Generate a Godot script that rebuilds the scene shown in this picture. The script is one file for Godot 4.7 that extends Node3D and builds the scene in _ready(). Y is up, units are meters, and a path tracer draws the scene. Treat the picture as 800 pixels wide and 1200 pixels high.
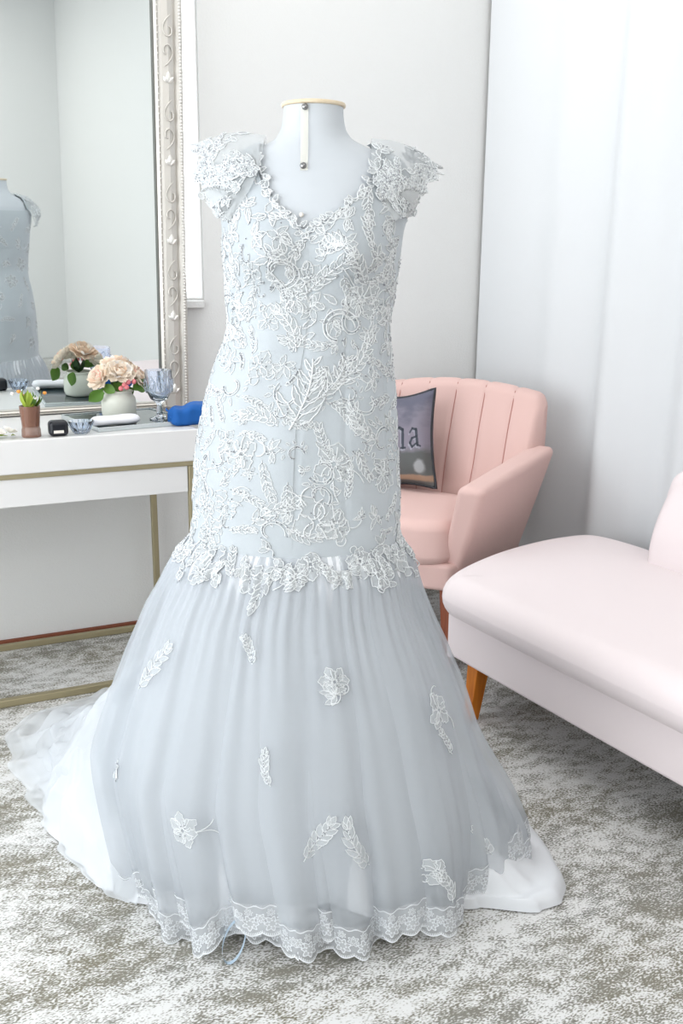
extends Node3D
# A bridal fitting room: lace wedding dress on a dress form, vanity with mirror, pink seats, white curtain.

# ---------------------------------------------------------------- mesh builder
class MB:
	var v := PackedVector3Array()
	var uv := PackedVector2Array()
	var col := PackedColorArray()
	var idx := PackedInt32Array()

	func vert(p: Vector3, t := Vector2.ZERO) -> int:
		v.append(p)
		uv.append(t)
		return v.size() - 1

	func tri(a: int, b: int, c: int) -> void:
		idx.append(a); idx.append(b); idx.append(c)

	func quad(a: int, b: int, c: int, d: int) -> void:
		tri(a, b, c)
		tri(a, c, d)

	# pts holds nv rows of nu columns
	func grid(pts: PackedVector3Array, nu: int, nv: int, wrap := false, uvs := PackedVector2Array()) -> void:
		var b := v.size()
		v.append_array(pts)
		if uvs.size() == pts.size():
			uv.append_array(uvs)
		else:
			for j in nv:
				for i in nu:
					uv.append(Vector2(float(i) / maxi(nu - 1, 1), float(j) / maxi(nv - 1, 1)))
		var last := nu if wrap else nu - 1
		for j in nv - 1:
			for i in last:
				var i2 := (i + 1) % nu
				quad(b + j * nu + i, b + j * nu + i2, b + (j + 1) * nu + i2, b + (j + 1) * nu + i)

	func tube(path: PackedVector3Array, r: float, sides := 4, taper := 0.0, closed := false) -> void:
		var n := path.size()
		if n < 2:
			return
		var b := v.size()
		var up := Vector3(0.31, 0.87, 0.38)
		for i in n:
			var t := path[mini(i + 1, n - 1)] - path[maxi(i - 1, 0)]
			if closed:
				t = path[(i + 1) % n] - path[(i - 1 + n) % n]
			t = t.normalized()
			var s := t.cross(up)
			if s.length() < 0.05:
				s = t.cross(Vector3(1, 0, 0))
			s = s.normalized()
			var w := s.cross(t)
			var q := float(i) / (n - 1)
			var rr := r * (1.0 - taper * absf(2.0 * q - 1.0) ** 3)
			for k in sides:
				var a := TAU * k / sides
				v.append(path[i] + (s * cos(a) + w * sin(a)) * rr)
				uv.append(Vector2(float(k) / sides, q))
		var rows := n if closed else n - 1
		for i in rows:
			var i2 := (i + 1) % n
			for k in sides:
				var k2 := (k + 1) % sides
				quad(b + i * sides + k, b + i * sides + k2, b + i2 * sides + k2, b + i2 * sides + k)
		if not closed:
			for k in range(1, sides - 1):
				tri(b, b + k + 1, b + k)
				var e := b + (n - 1) * sides
				tri(e, e + k, e + k + 1)

	func lathe(prof: PackedVector2Array, segs := 24, sx := 1.0, sz := 1.0) -> void:
		var pts := PackedVector3Array()
		for p in prof:
			for k in segs:
				var a := TAU * k / segs
				pts.append(Vector3(sin(a) * p.x * sx, p.y, cos(a) * p.x * sz))
		var b := v.size()
		grid(pts, segs, prof.size(), true)
		if prof[0].x > 1e-5:
			var c := vert(Vector3(0, prof[0].y, 0))
			for k in segs:
				tri(c, b + (k + 1) % segs, b + k)
		if prof[prof.size() - 1].x > 1e-5:
			var c2 := vert(Vector3(0, prof[prof.size() - 1].y, 0))
			var e := b + (prof.size() - 1) * segs
			for k in segs:
				tri(c2, e + k, e + (k + 1) % segs)

	func rbox(s: Vector3, r: float, k := 3, m := Vector3i(1, 1, 1)) -> MB:
		var h := s * 0.5
		r = minf(r, minf(h.x, minf(h.y, h.z)))
		var ax: Array[PackedFloat32Array] = []
		for d in 3:
			var l := PackedFloat32Array()
			for i in k:
				l.append(-h[d] + r * (1.0 - tan(PI * 0.25 * (1.0 - float(i) / k))))
			for i in m[d] + 1:
				l.append(lerpf(-h[d] + r, h[d] - r, float(i) / m[d]))
			for i in range(1, k + 1):
				l.append(h[d] - r + r * tan(PI * 0.25 * float(i) / k))
			ax.append(l)
		var seen := {}
		for d in 3:
			var a := (d + 1) % 3
			var c := (d + 2) % 3
			for sg in [-1.0, 1.0]:
				var ids := PackedInt32Array()
				for j in ax[c].size():
					for i in ax[a].size():
						var q := Vector3.ZERO
						q[d] = h[d] * sg
						q[a] = ax[a][i]
						q[c] = ax[c][j]
						var inner := Vector3(clampf(q.x, -h.x + r, h.x - r), clampf(q.y, -h.y + r, h.y - r), clampf(q.z, -h.z + r, h.z - r))
						var p := inner + (q - inner).normalized() * r
						var key := Vector3i((p * 20000.0).round())
						if not seen.has(key):
							seen[key] = vert(p, Vector2(p[a], p[c]))
						ids.append(seen[key])
				var na := ax[a].size()
				for j in ax[c].size() - 1:
					for i in na - 1:
						if sg > 0:
							quad(ids[j * na + i], ids[(j + 1) * na + i], ids[(j + 1) * na + i + 1], ids[j * na + i + 1])
						else:
							quad(ids[j * na + i], ids[j * na + i + 1], ids[(j + 1) * na + i + 1], ids[(j + 1) * na + i])
		return self

	func deform(f: Callable) -> MB:
		for i in v.size():
			v[i] = f.call(v[i])
		return self

	func moved(t: Transform3D) -> MB:
		for i in v.size():
			v[i] = t * v[i]
		return self

	func add(o: MB, t := Transform3D.IDENTITY) -> MB:
		var b := v.size()
		for p in o.v:
			v.append(t * p)
		uv.append_array(o.uv)
		for i in o.idx:
			idx.append(i + b)
		return self

	func mesh(orient := true) -> ArrayMesh:
		if orient:
			var vol := 0.0
			var c := Vector3.ZERO
			for p in v:
				c += p
			c /= maxi(v.size(), 1)
			for t in range(0, idx.size(), 3):
				vol += (v[idx[t]] - c).dot((v[idx[t + 2]] - c).cross(v[idx[t + 1]] - c))
			if vol < 0.0:
				for t in range(0, idx.size(), 3):
					var x := idx[t + 1]
					idx[t + 1] = idx[t + 2]
					idx[t + 2] = x
		var nrm := PackedVector3Array()
		nrm.resize(v.size())
		for t in range(0, idx.size(), 3):
			var a := idx[t]
			var b := idx[t + 1]
			var d := idx[t + 2]
			var n := (v[d] - v[a]).cross(v[b] - v[a])
			nrm[a] += n
			nrm[b] += n
			nrm[d] += n
		for i in nrm.size():
			nrm[i] = nrm[i].normalized() if nrm[i].length_squared() > 1e-24 else Vector3.UP
		return surface_of(nrm)

	func surface_of(nrm: PackedVector3Array, am: ArrayMesh = null) -> ArrayMesh:
		var arr := []
		arr.resize(Mesh.ARRAY_MAX)
		arr[Mesh.ARRAY_VERTEX] = v
		arr[Mesh.ARRAY_NORMAL] = nrm
		arr[Mesh.ARRAY_TEX_UV] = uv
		if col.size() == v.size():
			arr[Mesh.ARRAY_COLOR] = col
		arr[Mesh.ARRAY_INDEX] = idx
		if am == null:
			am = ArrayMesh.new()
		am.add_surface_from_arrays(Mesh.PRIMITIVE_TRIANGLES, arr)
		return am

# ---------------------------------------------------------------- scene helpers
var taken := {}
var rng := RandomNumberGenerator.new()
var M := {}

func numbered(called: String) -> String:
	if not taken.has(called):
		taken[called] = 0
		return called
	taken[called] += 1
	return "%s_%03d" % [called, taken[called]]

func tag(o: Node, label: String, category: String, group := "") -> Node:
	o.set_meta("label", label)
	o.set_meta("category", category)
	if group:
		o.set_meta("group", group)
	return o

func thing(called: String, label: String, category: String, at := Transform3D.IDENTITY, group := "") -> Node3D:
	var o := Node3D.new()
	o.name = numbered(called)
	add_child(o)
	o.transform = at
	tag(o, label, category, group)
	return o

func put(called: String, mesh, m: Material, parent: Node = null, at := Transform3D.IDENTITY) -> MeshInstance3D:
	var o := MeshInstance3D.new()
	o.name = called if parent else numbered(called)
	o.mesh = mesh.mesh() if mesh is MB else mesh
	o.material_override = m
	o.transform = at
	(parent if parent else self).add_child(o, true)
	return o

func struct(called: String, mesh, m: Material, at := Transform3D.IDENTITY) -> MeshInstance3D:
	var o := put(called, mesh, m, null, at)
	o.set_meta("kind", "structure")
	return o

func shift(x: float, y: float, z: float) -> Transform3D:
	return Transform3D(Basis.IDENTITY, Vector3(x, y, z))

func box(lo: Vector3, hi: Vector3, r := 0.002, k := 2) -> MB:
	return MB.new().rbox(hi - lo, r, k).moved(Transform3D(Basis.IDENTITY, (lo + hi) * 0.5))

func mat(called: String, c: Color, rough := 0.6, metal := 0.0) -> StandardMaterial3D:
	var m := StandardMaterial3D.new()
	m.resource_name = called
	m.albedo_color = c
	m.roughness = rough
	m.metallic = metal
	M[called] = m
	return m

func noise_tex(freq: float, octaves := 4, seed_ := 1, size := 512, normal := false, strength := 2.0) -> NoiseTexture2D:
	var n := FastNoiseLite.new()
	n.seed = seed_
	n.noise_type = FastNoiseLite.TYPE_SIMPLEX
	n.frequency = freq
	n.fractal_octaves = octaves
	var t := NoiseTexture2D.new()
	t.width = size
	t.height = size
	t.seamless = true
	t.as_normal_map = normal
	t.bump_strength = strength
	t.noise = n
	return t

func bumpy(m: StandardMaterial3D, t: Texture2D, scale: float, amount: float) -> void:
	m.normal_enabled = true
	m.normal_texture = t
	m.normal_scale = amount
	m.uv1_triplanar = true
	m.uv1_world_triplanar = false
	m.uv1_scale = Vector3.ONE * scale

# ---------------------------------------------------------------- entry
func _ready() -> void:
	rng.seed = 7
	setup_view()
	make_materials()
	build_room()
	build_curtain()
	build_vanity()
	build_mirror()
	build_chaise()
	build_armchair()
	build_dress()
	build_form()
	build_table_things()

func setup_view() -> void:
	var cam := Camera3D.new()
	cam.name = "camera"
	add_child(cam)
	cam.fov = rad_to_deg(2.0 * atan(600.0 / 1110.0))
	cam.near = 0.02
	cam.far = 50.0
	cam.transform = Transform3D(Basis(Vector3.UP, -deg_to_rad(25.5)) * Basis(Vector3.RIGHT, -deg_to_rad(13.9)) * Basis(Vector3.BACK, deg_to_rad(0.4)), Vector3(0, 1.2, 0))
	cam.current = true
	var we := WorldEnvironment.new()
	we.name = "world_environment"
	var e := Environment.new()
	e.background_mode = Environment.BG_COLOR
	e.background_color = Color(0.93, 0.97, 1.0)
	e.background_energy_multiplier = 3.0
	e.tonemap_mode = Environment.TONE_MAPPER_LINEAR
	e.tonemap_exposure = 0.9
	e.sdfgi_enabled = true
	e.ssao_enabled = true
	e.ssil_enabled = true
	we.environment = e
	add_child(we)
	# the lamps of the ceiling panels and the fill daylight of the added side window; their glowing faces are built with the room
	area("ceiling_light_source", Vector3(0.9, 3.02, -2.45), Vector3(-90, 0, 0), Vector2(1.9, 1.0), Color(1.0, 0.985, 0.965), 1.0)
	area("ceiling_light_source", Vector3(0.6, 3.02, 0.5), Vector3(-90, 0, 0), Vector2(1.9, 1.0), Color(1.0, 0.985, 0.965), 0.5)
	area("ceiling_light_source", Vector3(0.3, 3.02, 1.9), Vector3(-90, 0, 0), Vector2(1.9, 1.0), Color(1.0, 0.985, 0.965), 3.2)  # added panel, lifts the rear wall that the mirror reflects
	area("daylight_source", Vector3(-1.66, 1.35, -1.05), Vector3(0, -90, 0), Vector2(3.6, 2.2), Color(0.975, 0.988, 1.0), 7.8)  # added side fill, shines from the unseen left window

	area("daylight_source", Vector3(0.953, 1.78, WALL_Z + 0.012), Vector3(0, 180, 0), Vector2(0.065, 1.25), Color(0.95, 0.98, 1.0), 0.42)

func area(called: String, at: Vector3, turn: Vector3, size: Vector2, c: Color, energy: float) -> void:
	var l := AreaLight3D.new()
	l.name = called
	l.position = at
	l.rotation_degrees = turn
	l.area_size = size
	l.light_color = c
	l.light_energy = energy
	l.area_range = 12.0
	l.area_attenuation = 2.0
	l.shadow_enabled = true
	add_child(l, true)

# ---------------------------------------------------------------- materials
func make_materials() -> void:
	var fine := noise_tex(0.12, 3, 3, 256, true, 3.0)
	var weave := noise_tex(0.25, 2, 5, 256, true, 4.0)
	bumpy(mat("wall_paint", Color(0.862, 0.865, 0.862), 0.85), fine, 3.0, 0.12)
	mat("ceiling_paint", Color(0.93, 0.93, 0.93), 0.9)
	var cur := mat("curtain_cloth", Color(0.845, 0.855, 0.865), 0.8)
	bumpy(cur, weave, 8.0, 0.15)
	cur.rim_enabled = true
	cur.rim = 0.2
	mat("lacquer", Color(0.88, 0.875, 0.87), 0.35)
	mat("panel_white", Color(0.83, 0.825, 0.81), 0.6)
	mat("champagne_metal", Color(0.66, 0.62, 0.50), 0.45, 0.6)
	mat("frame_silver", Color(0.80, 0.785, 0.76), 0.42, 0.55)
	mat("frame_highlight", Color(0.90, 0.89, 0.87), 0.3, 0.6)
	mat("frame_edge", Color(0.42, 0.42, 0.40), 0.5, 0.4)
	mat("mirror_glass", Color(0.93, 0.95, 0.95), 0.02, 1.0)
	mat("rust_wood", Color(0.50, 0.28, 0.19), 0.7)
	var chaise := mat("blush_velvet", Color(0.90, 0.856, 0.860), 0.85)
	bumpy(chaise, weave, 14.0, 0.18)
	chaise.rim_enabled = true
	chaise.rim = 0.35
	var salmon := mat("salmon_velvet", Color(0.84, 0.71, 0.685), 0.85)
	bumpy(salmon, weave, 14.0, 0.18)
	salmon.rim_enabled = true
	salmon.rim = 0.35
	salmon.rim_tint = 0.5
	mat("salmon_seam", Color(0.72, 0.52, 0.49), 0.9)
	wood("amber_wood", Color(0.84, 0.50, 0.12), Color(0.72, 0.39, 0.06))
	wood("brown_wood", Color(0.62, 0.34, 0.22), Color(0.47, 0.24, 0.15))
	wood("pale_wood", Color(0.90, 0.85, 0.76), Color(0.84, 0.76, 0.64))
	var form := mat("form_cloth", Color(0.765, 0.785, 0.805), 0.6)
	bumpy(form, weave, 25.0, 0.08)
	mat("snap_steel", Color(0.55, 0.55, 0.55), 0.25, 1.0)
	mat("pearl", Color(0.9, 0.88, 0.85), 0.25)
	var strap := mat("clear_strap", Color(0.93, 0.92, 0.87, 0.55), 0.4)
	strap.transparency = BaseMaterial3D.TRANSPARENCY_ALPHA
	# dress cloths
	var bod := mat("bodice_cloth", Color(0.70, 0.728, 0.748), 0.55)
	bumpy(bod, net_normal(), 40.0, 0.35)
	bod.rim_enabled = true
	bod.rim = 0.3
	var satin := mat("satin", Color(0.85, 0.862, 0.878), 0.36)
	satin.rim_enabled = true
	satin.rim = 0.3
	var lace := mat("lace_thread", Color(0.865, 0.877, 0.884), 0.55)
	bumpy(lace, weave, 60.0, 0.3)
	lace.normal_enabled = false
	lace.backlight_enabled = true
	lace.backlight = Color(0.35, 0.35, 0.35)
	var fill := mat("lace_fill", Color(0.84, 0.86, 0.87, 0.45), 0.6)
	fill.backlight_enabled = true
	fill.backlight = Color(0.7, 0.7, 0.7)
	fill.transparency = BaseMaterial3D.TRANSPARENCY_ALPHA
	mat("bead_crystal", Color(0.62, 0.63, 0.65), 0.15, 0.9)
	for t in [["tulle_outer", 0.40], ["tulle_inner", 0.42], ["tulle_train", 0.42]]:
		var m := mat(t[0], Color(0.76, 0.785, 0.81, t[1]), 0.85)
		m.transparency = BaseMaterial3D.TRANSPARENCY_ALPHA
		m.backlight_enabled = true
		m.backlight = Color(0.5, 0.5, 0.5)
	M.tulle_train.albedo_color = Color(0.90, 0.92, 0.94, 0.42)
	var hem := mat("hem_lace", Color(0.84, 0.855, 0.87), 0.7)
	hem.transparency = BaseMaterial3D.TRANSPARENCY_ALPHA
	hem.albedo_texture = lace_texture()
	mat("ribbon_blue", Color(0.66, 0.73, 0.79), 0.35)
	# table things
	mat("navy", Color(0.03, 0.045, 0.09), 0.4)
	mat("blue_velvet", Color(0.0, 0.34, 0.64), 0.75)
	mat("towel", Color(0.93, 0.93, 0.95), 0.9)
	mat("ceramic", Color(0.87, 0.875, 0.83), 0.45)
	mat("tray_dark", Color(0.10, 0.19, 0.21), 0.06, 0.3)
	mat("tray_rim", Color(0.80, 0.83, 0.84), 0.25, 0.9)
	mat("leaf_green", Color(0.36, 0.52, 0.20), 0.55)
	mat("leaf_lime", Color(0.60, 0.68, 0.24), 0.55)
	mat("leaf_dark", Color(0.16, 0.27, 0.14), 0.55)
	for p in [["petal_cream", Color(0.985, 0.94, 0.88)], ["petal_peach", Color(0.98, 0.88, 0.79)], ["petal_blush", Color(0.965, 0.80, 0.74)], ["petal_white", Color(0.97, 0.95, 0.93)]]:
		var m := mat(p[0], p[1], 0.7)
		m.backlight_enabled = true
		m.backlight = Color(0.25, 0.22, 0.2)
	mat("berry_pink", Color(0.88, 0.50, 0.52), 0.5)
	mat("bloom_orange", Color(0.93, 0.62, 0.28), 0.6)
	var g := mat("goblet_glass", Color(0.93, 0.96, 1.0, 0.02), 0.03)
	g.refraction_enabled = true
	g.refraction_scale = 0.05
	var bg := mat("bronze_glass", Color(0.56, 0.40, 0.33, 0.62), 0.3)
	bg.transparency = BaseMaterial3D.TRANSPARENCY_ALPHA
	mat("soil", Color(0.36, 0.24, 0.17), 0.9)
	mat("lamp_glow", Color(1, 1, 1), 0.5)
	M.lamp_glow.emission_enabled = true
	M.lamp_glow.emission = Color(1, 0.99, 0.98)
	M.lamp_glow.emission_energy_multiplier = 1.1
	mat("added_day_glow", Color(1, 1, 1), 0.5)  # glowing face of the added left window
	M.added_day_glow.emission_enabled = true
	M.added_day_glow.emission = Color(0.93, 0.97, 1.0)
	M.added_day_glow.emission_energy_multiplier = 1.0
	var pane := mat("pane_glass", Color(1, 1, 1, 0.06), 0.02)
	pane.transparency = BaseMaterial3D.TRANSPARENCY_ALPHA
	mat("letter_ink", Color(0.13, 0.15, 0.18), 0.8)

func wood(called: String, a: Color, b: Color) -> void:
	var m := mat(called, Color.WHITE, 0.42)
	var n := FastNoiseLite.new()
	n.seed = 11
	n.frequency = 0.02
	n.fractal_octaves = 3
	var t := NoiseTexture2D.new()
	t.width = 256
	t.height = 256
	t.seamless = true
	t.noise = n
	var ramp := Gradient.new()
	ramp.set_color(0, a)
	ramp.set_color(1, b)
	t.color_ramp = ramp
	m.albedo_texture = t
	m.uv1_triplanar = true
	m.uv1_scale = Vector3(9, 0.9, 9)

# a fine hexagonal net for the dress ground
func net_normal() -> Texture2D:
	var n := FastNoiseLite.new()
	n.noise_type = FastNoiseLite.TYPE_CELLULAR
	n.cellular_return_type = FastNoiseLite.RETURN_DISTANCE2_SUB
	n.frequency = 0.09
	n.seed = 4
	var t := NoiseTexture2D.new()
	t.width = 256
	t.height = 256
	t.seamless = true
	t.as_normal_map = true
	t.bump_strength = 3.0
	t.noise = n
	return t

# alpha picture of a scalloped lace border: v runs from the net (0) to the scalloped edge (1)
func lace_texture() -> Texture2D:
	var s := 256
	var im := Image.create(s, s, false, Image.FORMAT_RGBA8)
	for y in s:
		for x in s:
			var u := float(x) / s
			var w := float(y) / s
			var a := 0.34
			var edge := 0.86 + 0.12 * absf(sin(u * TAU))          # two scallops in a tile
			var d := edge - w
			if d < 0.0:
				a = 0.0
			elif d < 0.045:
				a = 1.0
			else:
				if d < 0.10 and fposmod(u * 24.0, 1.0) < 0.55:
					a = 0.85
				# flower in each scallop
				for c in [[0.25, 0.60, 0.22], [0.75, 0.60, 0.22], [0.0, 0.42, 0.15], [0.5, 0.42, 0.15], [1.0, 0.42, 0.15], [0.25, 0.27, 0.11], [0.75, 0.27, 0.11]]:
					var q := Vector2((u - c[0]) * 1.15, w - c[1])
					var r: float = q.length() / c[2]
					var th := q.angle()
					var rim: float = 0.80 + 0.17 * cos(th * 7.0 + c[0] * 9.0) + 0.06 * cos(th * 3.0 + c[1] * 20.0)
					if r < rim:
						a = maxf(a, 0.50)
					if absf(r - rim) < 0.09 or absf(r - 0.42) < 0.06 * (1.0 + sin(th * 7.0)):
						a = maxf(a, 0.92)
				if absf(w - 0.10 - 0.03 * sin(u * TAU * 3.0)) < 0.016:
					a = 0.95
			a *= clampf(w / 0.06, 0.0, 1.0)
			im.set_pixel(x, y, Color(1, 1, 1, a))
	return ImageTexture.create_from_image(im)

func carpet_material() -> StandardMaterial3D:
	var s := 2048
	var fs: Array[PackedByteArray] = []
	for q in [[0.0045, 4, 21, 1.0], [0.030, 4, 22, 1.0], [0.30, 2, 23, 1.0], [0.0045, 3, 24, 1.0]]:
		var n := FastNoiseLite.new()
		n.noise_type = FastNoiseLite.TYPE_SIMPLEX
		n.frequency = q[0]
		n.fractal_octaves = q[1]
		n.seed = q[2]
		# streaks: half as many samples along x, stretched
		var im: Image = n.get_seamless_image(s / 2, s, false, false, 0.1, true)
		im.convert(Image.FORMAT_L8)
		im.resize(s, s, Image.INTERPOLATE_BILINEAR)
		fs.append(im.get_data())
	var out := PackedByteArray()
	out.resize(s * s * 3)
	var lut := []
	var hi := Color(0.845, 0.845, 0.84)
	var lo := Color(0.47, 0.45, 0.385)
	var lo2 := Color(0.50, 0.50, 0.48)
	for i in 256:
		var t := smoothstep(0.34, 0.66, i / 255.0)
		lut.append(t)
	var a := fs[0]
	var b := fs[1]
	var c := fs[2]
	var d := fs[3]
	var rl := PackedFloat32Array(lut)
	for i in s * s:
		var e := clampi(int((a[i] - 128) * 0.55 + (b[i] - 128) * 0.60 + (c[i] - 128) * 1.15) + 144, 0, 255)
		var t := rl[e]
		var k := d[i] / 255.0
		out[i * 3] = int(255.0 * lerpf(lerpf(lo.r, lo2.r, k), hi.r, t))
		out[i * 3 + 1] = int(255.0 * lerpf(lerpf(lo.g, lo2.g, k), hi.g, t))
		out[i * 3 + 2] = int(255.0 * lerpf(lerpf(lo.b, lo2.b, k), hi.b, t))
	var im2 := Image.create_from_data(s, s, false, Image.FORMAT_RGB8, out)
	var m := mat("carpet", Color.WHITE, 0.95)
	m.albedo_texture = ImageTexture.create_from_image(im2)
	m.uv1_triplanar = true
	m.uv1_world_triplanar = true
	m.uv1_scale = Vector3.ONE / 2.6
	m.heightmap_enabled = true
	m.heightmap_texture = m.albedo_texture
	m.heightmap_scale = 0.25
	m.rim_enabled = true
	m.rim = 0.2
	return m

# ---------------------------------------------------------------- room
const WALL_Z := -3.18
const RIGHT_X := 2.34
const LEFT_X := -1.75
const REAR_Z := 2.6
const TOP_Y := 3.1

func build_room() -> void:
	var cm := carpet_material()
	struct("floor", box(Vector3(LEFT_X - 0.1, -0.1, WALL_Z - 0.1), Vector3(RIGHT_X + 0.1, 0, REAR_Z + 0.1)), cm)
	struct("ceiling", box(Vector3(LEFT_X - 0.1, TOP_Y, WALL_Z - 0.1), Vector3(RIGHT_X + 0.1, TOP_Y + 0.1, REAR_Z + 0.1)), M.ceiling_paint)
	# the back wall with the narrow window cut out of it
	var wb := CSGBox3D.new()
	wb.name = "wall_back"
	wb.size = Vector3(RIGHT_X - LEFT_X + 0.2, TOP_Y, 0.12)
	wb.position = Vector3((RIGHT_X + LEFT_X) * 0.5, TOP_Y * 0.5, WALL_Z - 0.06)
	wb.material = M.wall_paint
	wb.set_meta("kind", "structure")
	var cut := CSGBox3D.new()
	cut.name = "window_opening"
	cut.operation = CSGShape3D.OPERATION_SUBTRACTION
	cut.size = Vector3(0.325, 1.3, 0.4)
	cut.position = Vector3(0.8325, 1.775, WALL_Z) - wb.position
	cut.material = M.wall_paint
	wb.add_child(cut)
	add_child(wb)
	struct("wall_right", box(Vector3(RIGHT_X, 0, WALL_Z - 0.1), Vector3(RIGHT_X + 0.1, TOP_Y, REAR_Z + 0.1)), M.wall_paint)
	struct("wall_rear", box(Vector3(LEFT_X, 0, REAR_Z), Vector3(RIGHT_X, TOP_Y, REAR_Z + 0.1)), M.wall_paint)
	struct("wall_left", box(Vector3(LEFT_X - 0.1, 0, WALL_Z), Vector3(LEFT_X, TOP_Y, REAR_Z + 0.1)), M.wall_paint)
	struct("trim_1", box(Vector3(LEFT_X, 0, WALL_Z), Vector3(RIGHT_X, 0.012, WALL_Z + 0.014), 0.003), M.rust_wood)
	# window behind the mirror: frame, pane, sill
	var w := Node3D.new()
	w.name = "window_1"
	w.set_meta("kind", "structure")
	add_child(w)
	var z := WALL_Z - 0.006
	var fr := MB.new()
	fr.add(box(Vector3(0.669, 1.125, z - 0.03), Vector3(0.689, 2.425, z)))
	fr.add(box(Vector3(0.990, 1.125, z - 0.03), Vector3(0.995, 2.425, z)))
	fr.add(box(Vector3(0.689, 1.125, z - 0.03), Vector3(0.990, 1.131, z)))
	fr.add(box(Vector3(0.689, 2.413, z - 0.03), Vector3(0.990, 2.425, z)))
	put("window_frame", fr, M.lacquer, w)
	put("pane", box(Vector3(0.689, 1.131, z - 0.018), Vector3(0.990, 2.413, z - 0.012), 0.001), M.pane_glass, w)
	put("window_sill", box(Vector3(0.64, 1.096, WALL_Z), Vector3(0.99, 1.122, WALL_Z + 0.018), 0.004), M.wall_paint, w)
	# added window on the left wall, outside the frame: soft fill light
	var w2 := Node3D.new()
	w2.name = "added_window_2"
	w2.set_meta("kind", "structure")
	add_child(w2)
	var f2 := MB.new()
	for q in [0.18, 2.48]:
		f2.add(box(Vector3(LEFT_X, q, -3.02), Vector3(LEFT_X + 0.06, q + 0.06, 0.82)))
	for q in [-3.02, -2.07, -1.13, -0.18, 0.76]:
		f2.add(box(Vector3(LEFT_X, 0.24, q), Vector3(LEFT_X + 0.06, 2.48, q + 0.06)))
	put("window_frame", f2, M.lacquer, w2)
	put("added_glow_pane", box(Vector3(LEFT_X, 0.24, -2.96), Vector3(LEFT_X + 0.02, 2.48, 0.76), 0.001), M.added_day_glow, w2)
	# ceiling panels outside the frame; the rear one is added to brighten the rear
	for q in [[0.9, -2.45, "white ceiling light panel above the dress and armchair"], [0.6, 0.5, "white ceiling light panel above the middle of the room"], [0.3, 1.9, "added white ceiling light panel nearest to the rear wall"]]:
		var t := thing("ceiling_light", q[2], "light", shift(q[0], 0, q[1]), "ceiling light panels")
		var ring := MB.new()
		ring.add(box(Vector3(-0.99, 3.05, -0.54), Vector3(0.99, TOP_Y, -0.50)))
		ring.add(box(Vector3(-0.99, 3.05, 0.50), Vector3(0.99, TOP_Y, 0.54)))
		ring.add(box(Vector3(-0.99, 3.05, -0.50), Vector3(-0.95, TOP_Y, 0.50)))
		ring.add(box(Vector3(0.95, 3.05, -0.50), Vector3(0.99, TOP_Y, 0.50)))
		put("frame", ring, M.lacquer, t)
		put("diffuser", box(Vector3(-0.95, 3.06, -0.50), Vector3(0.95, 3.08, 0.50)), M.lamp_glow, t)

func build_curtain() -> void:
	# plan of the cloth: x against z, folds growing towards the room
	var pts := PackedVector3Array()
	var zs := PackedFloat32Array()
	var z := -3.165
	while z < -0.9:
		zs.append(z)
		z += 0.018
	var rows := 40
	for j in rows + 1:
		var t := float(j) / rows
		for q in zs:
			var x := 2.085 + 0.05 * smoothstep(-3.1, -2.3, q) + 0.10 * smoothstep(-2.3, -1.6, q)
			var amp := 0.035 * smoothstep(-2.9, -2.45, q) * (0.75 + 0.25 * t)
			var ph := (q + 2.72) / 0.335 * TAU + 0.25 * sin(t * 2.2 + q * 3.0) + 0.5 * sin(q * 4.1)
			x -= amp * cos(ph) + 0.008 * sin(q * 41.0 + t * 1.3) * smoothstep(-2.9, -2.3, q)
			x += 0.010 * sin(t * 2.0 + q * 1.7)
			x = minf(x, RIGHT_X - 0.02)
			pts.append(Vector3(x, lerpf(TOP_Y - 0.02, 0.006, t), q))
	var mb := MB.new()
	mb.grid(pts, zs.size(), rows + 1)
	var cur := thing("curtain", "long white curtain hanging in soft vertical folds behind the pale pink chaise", "curtain")
	put("cloth", mb.mesh(false), M.curtain_cloth, cur)
	put("rail", box(Vector3(2.10, TOP_Y - 0.03, -3.17), Vector3(2.14, TOP_Y - 0.002, -0.9)), M.lacquer, cur)

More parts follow.
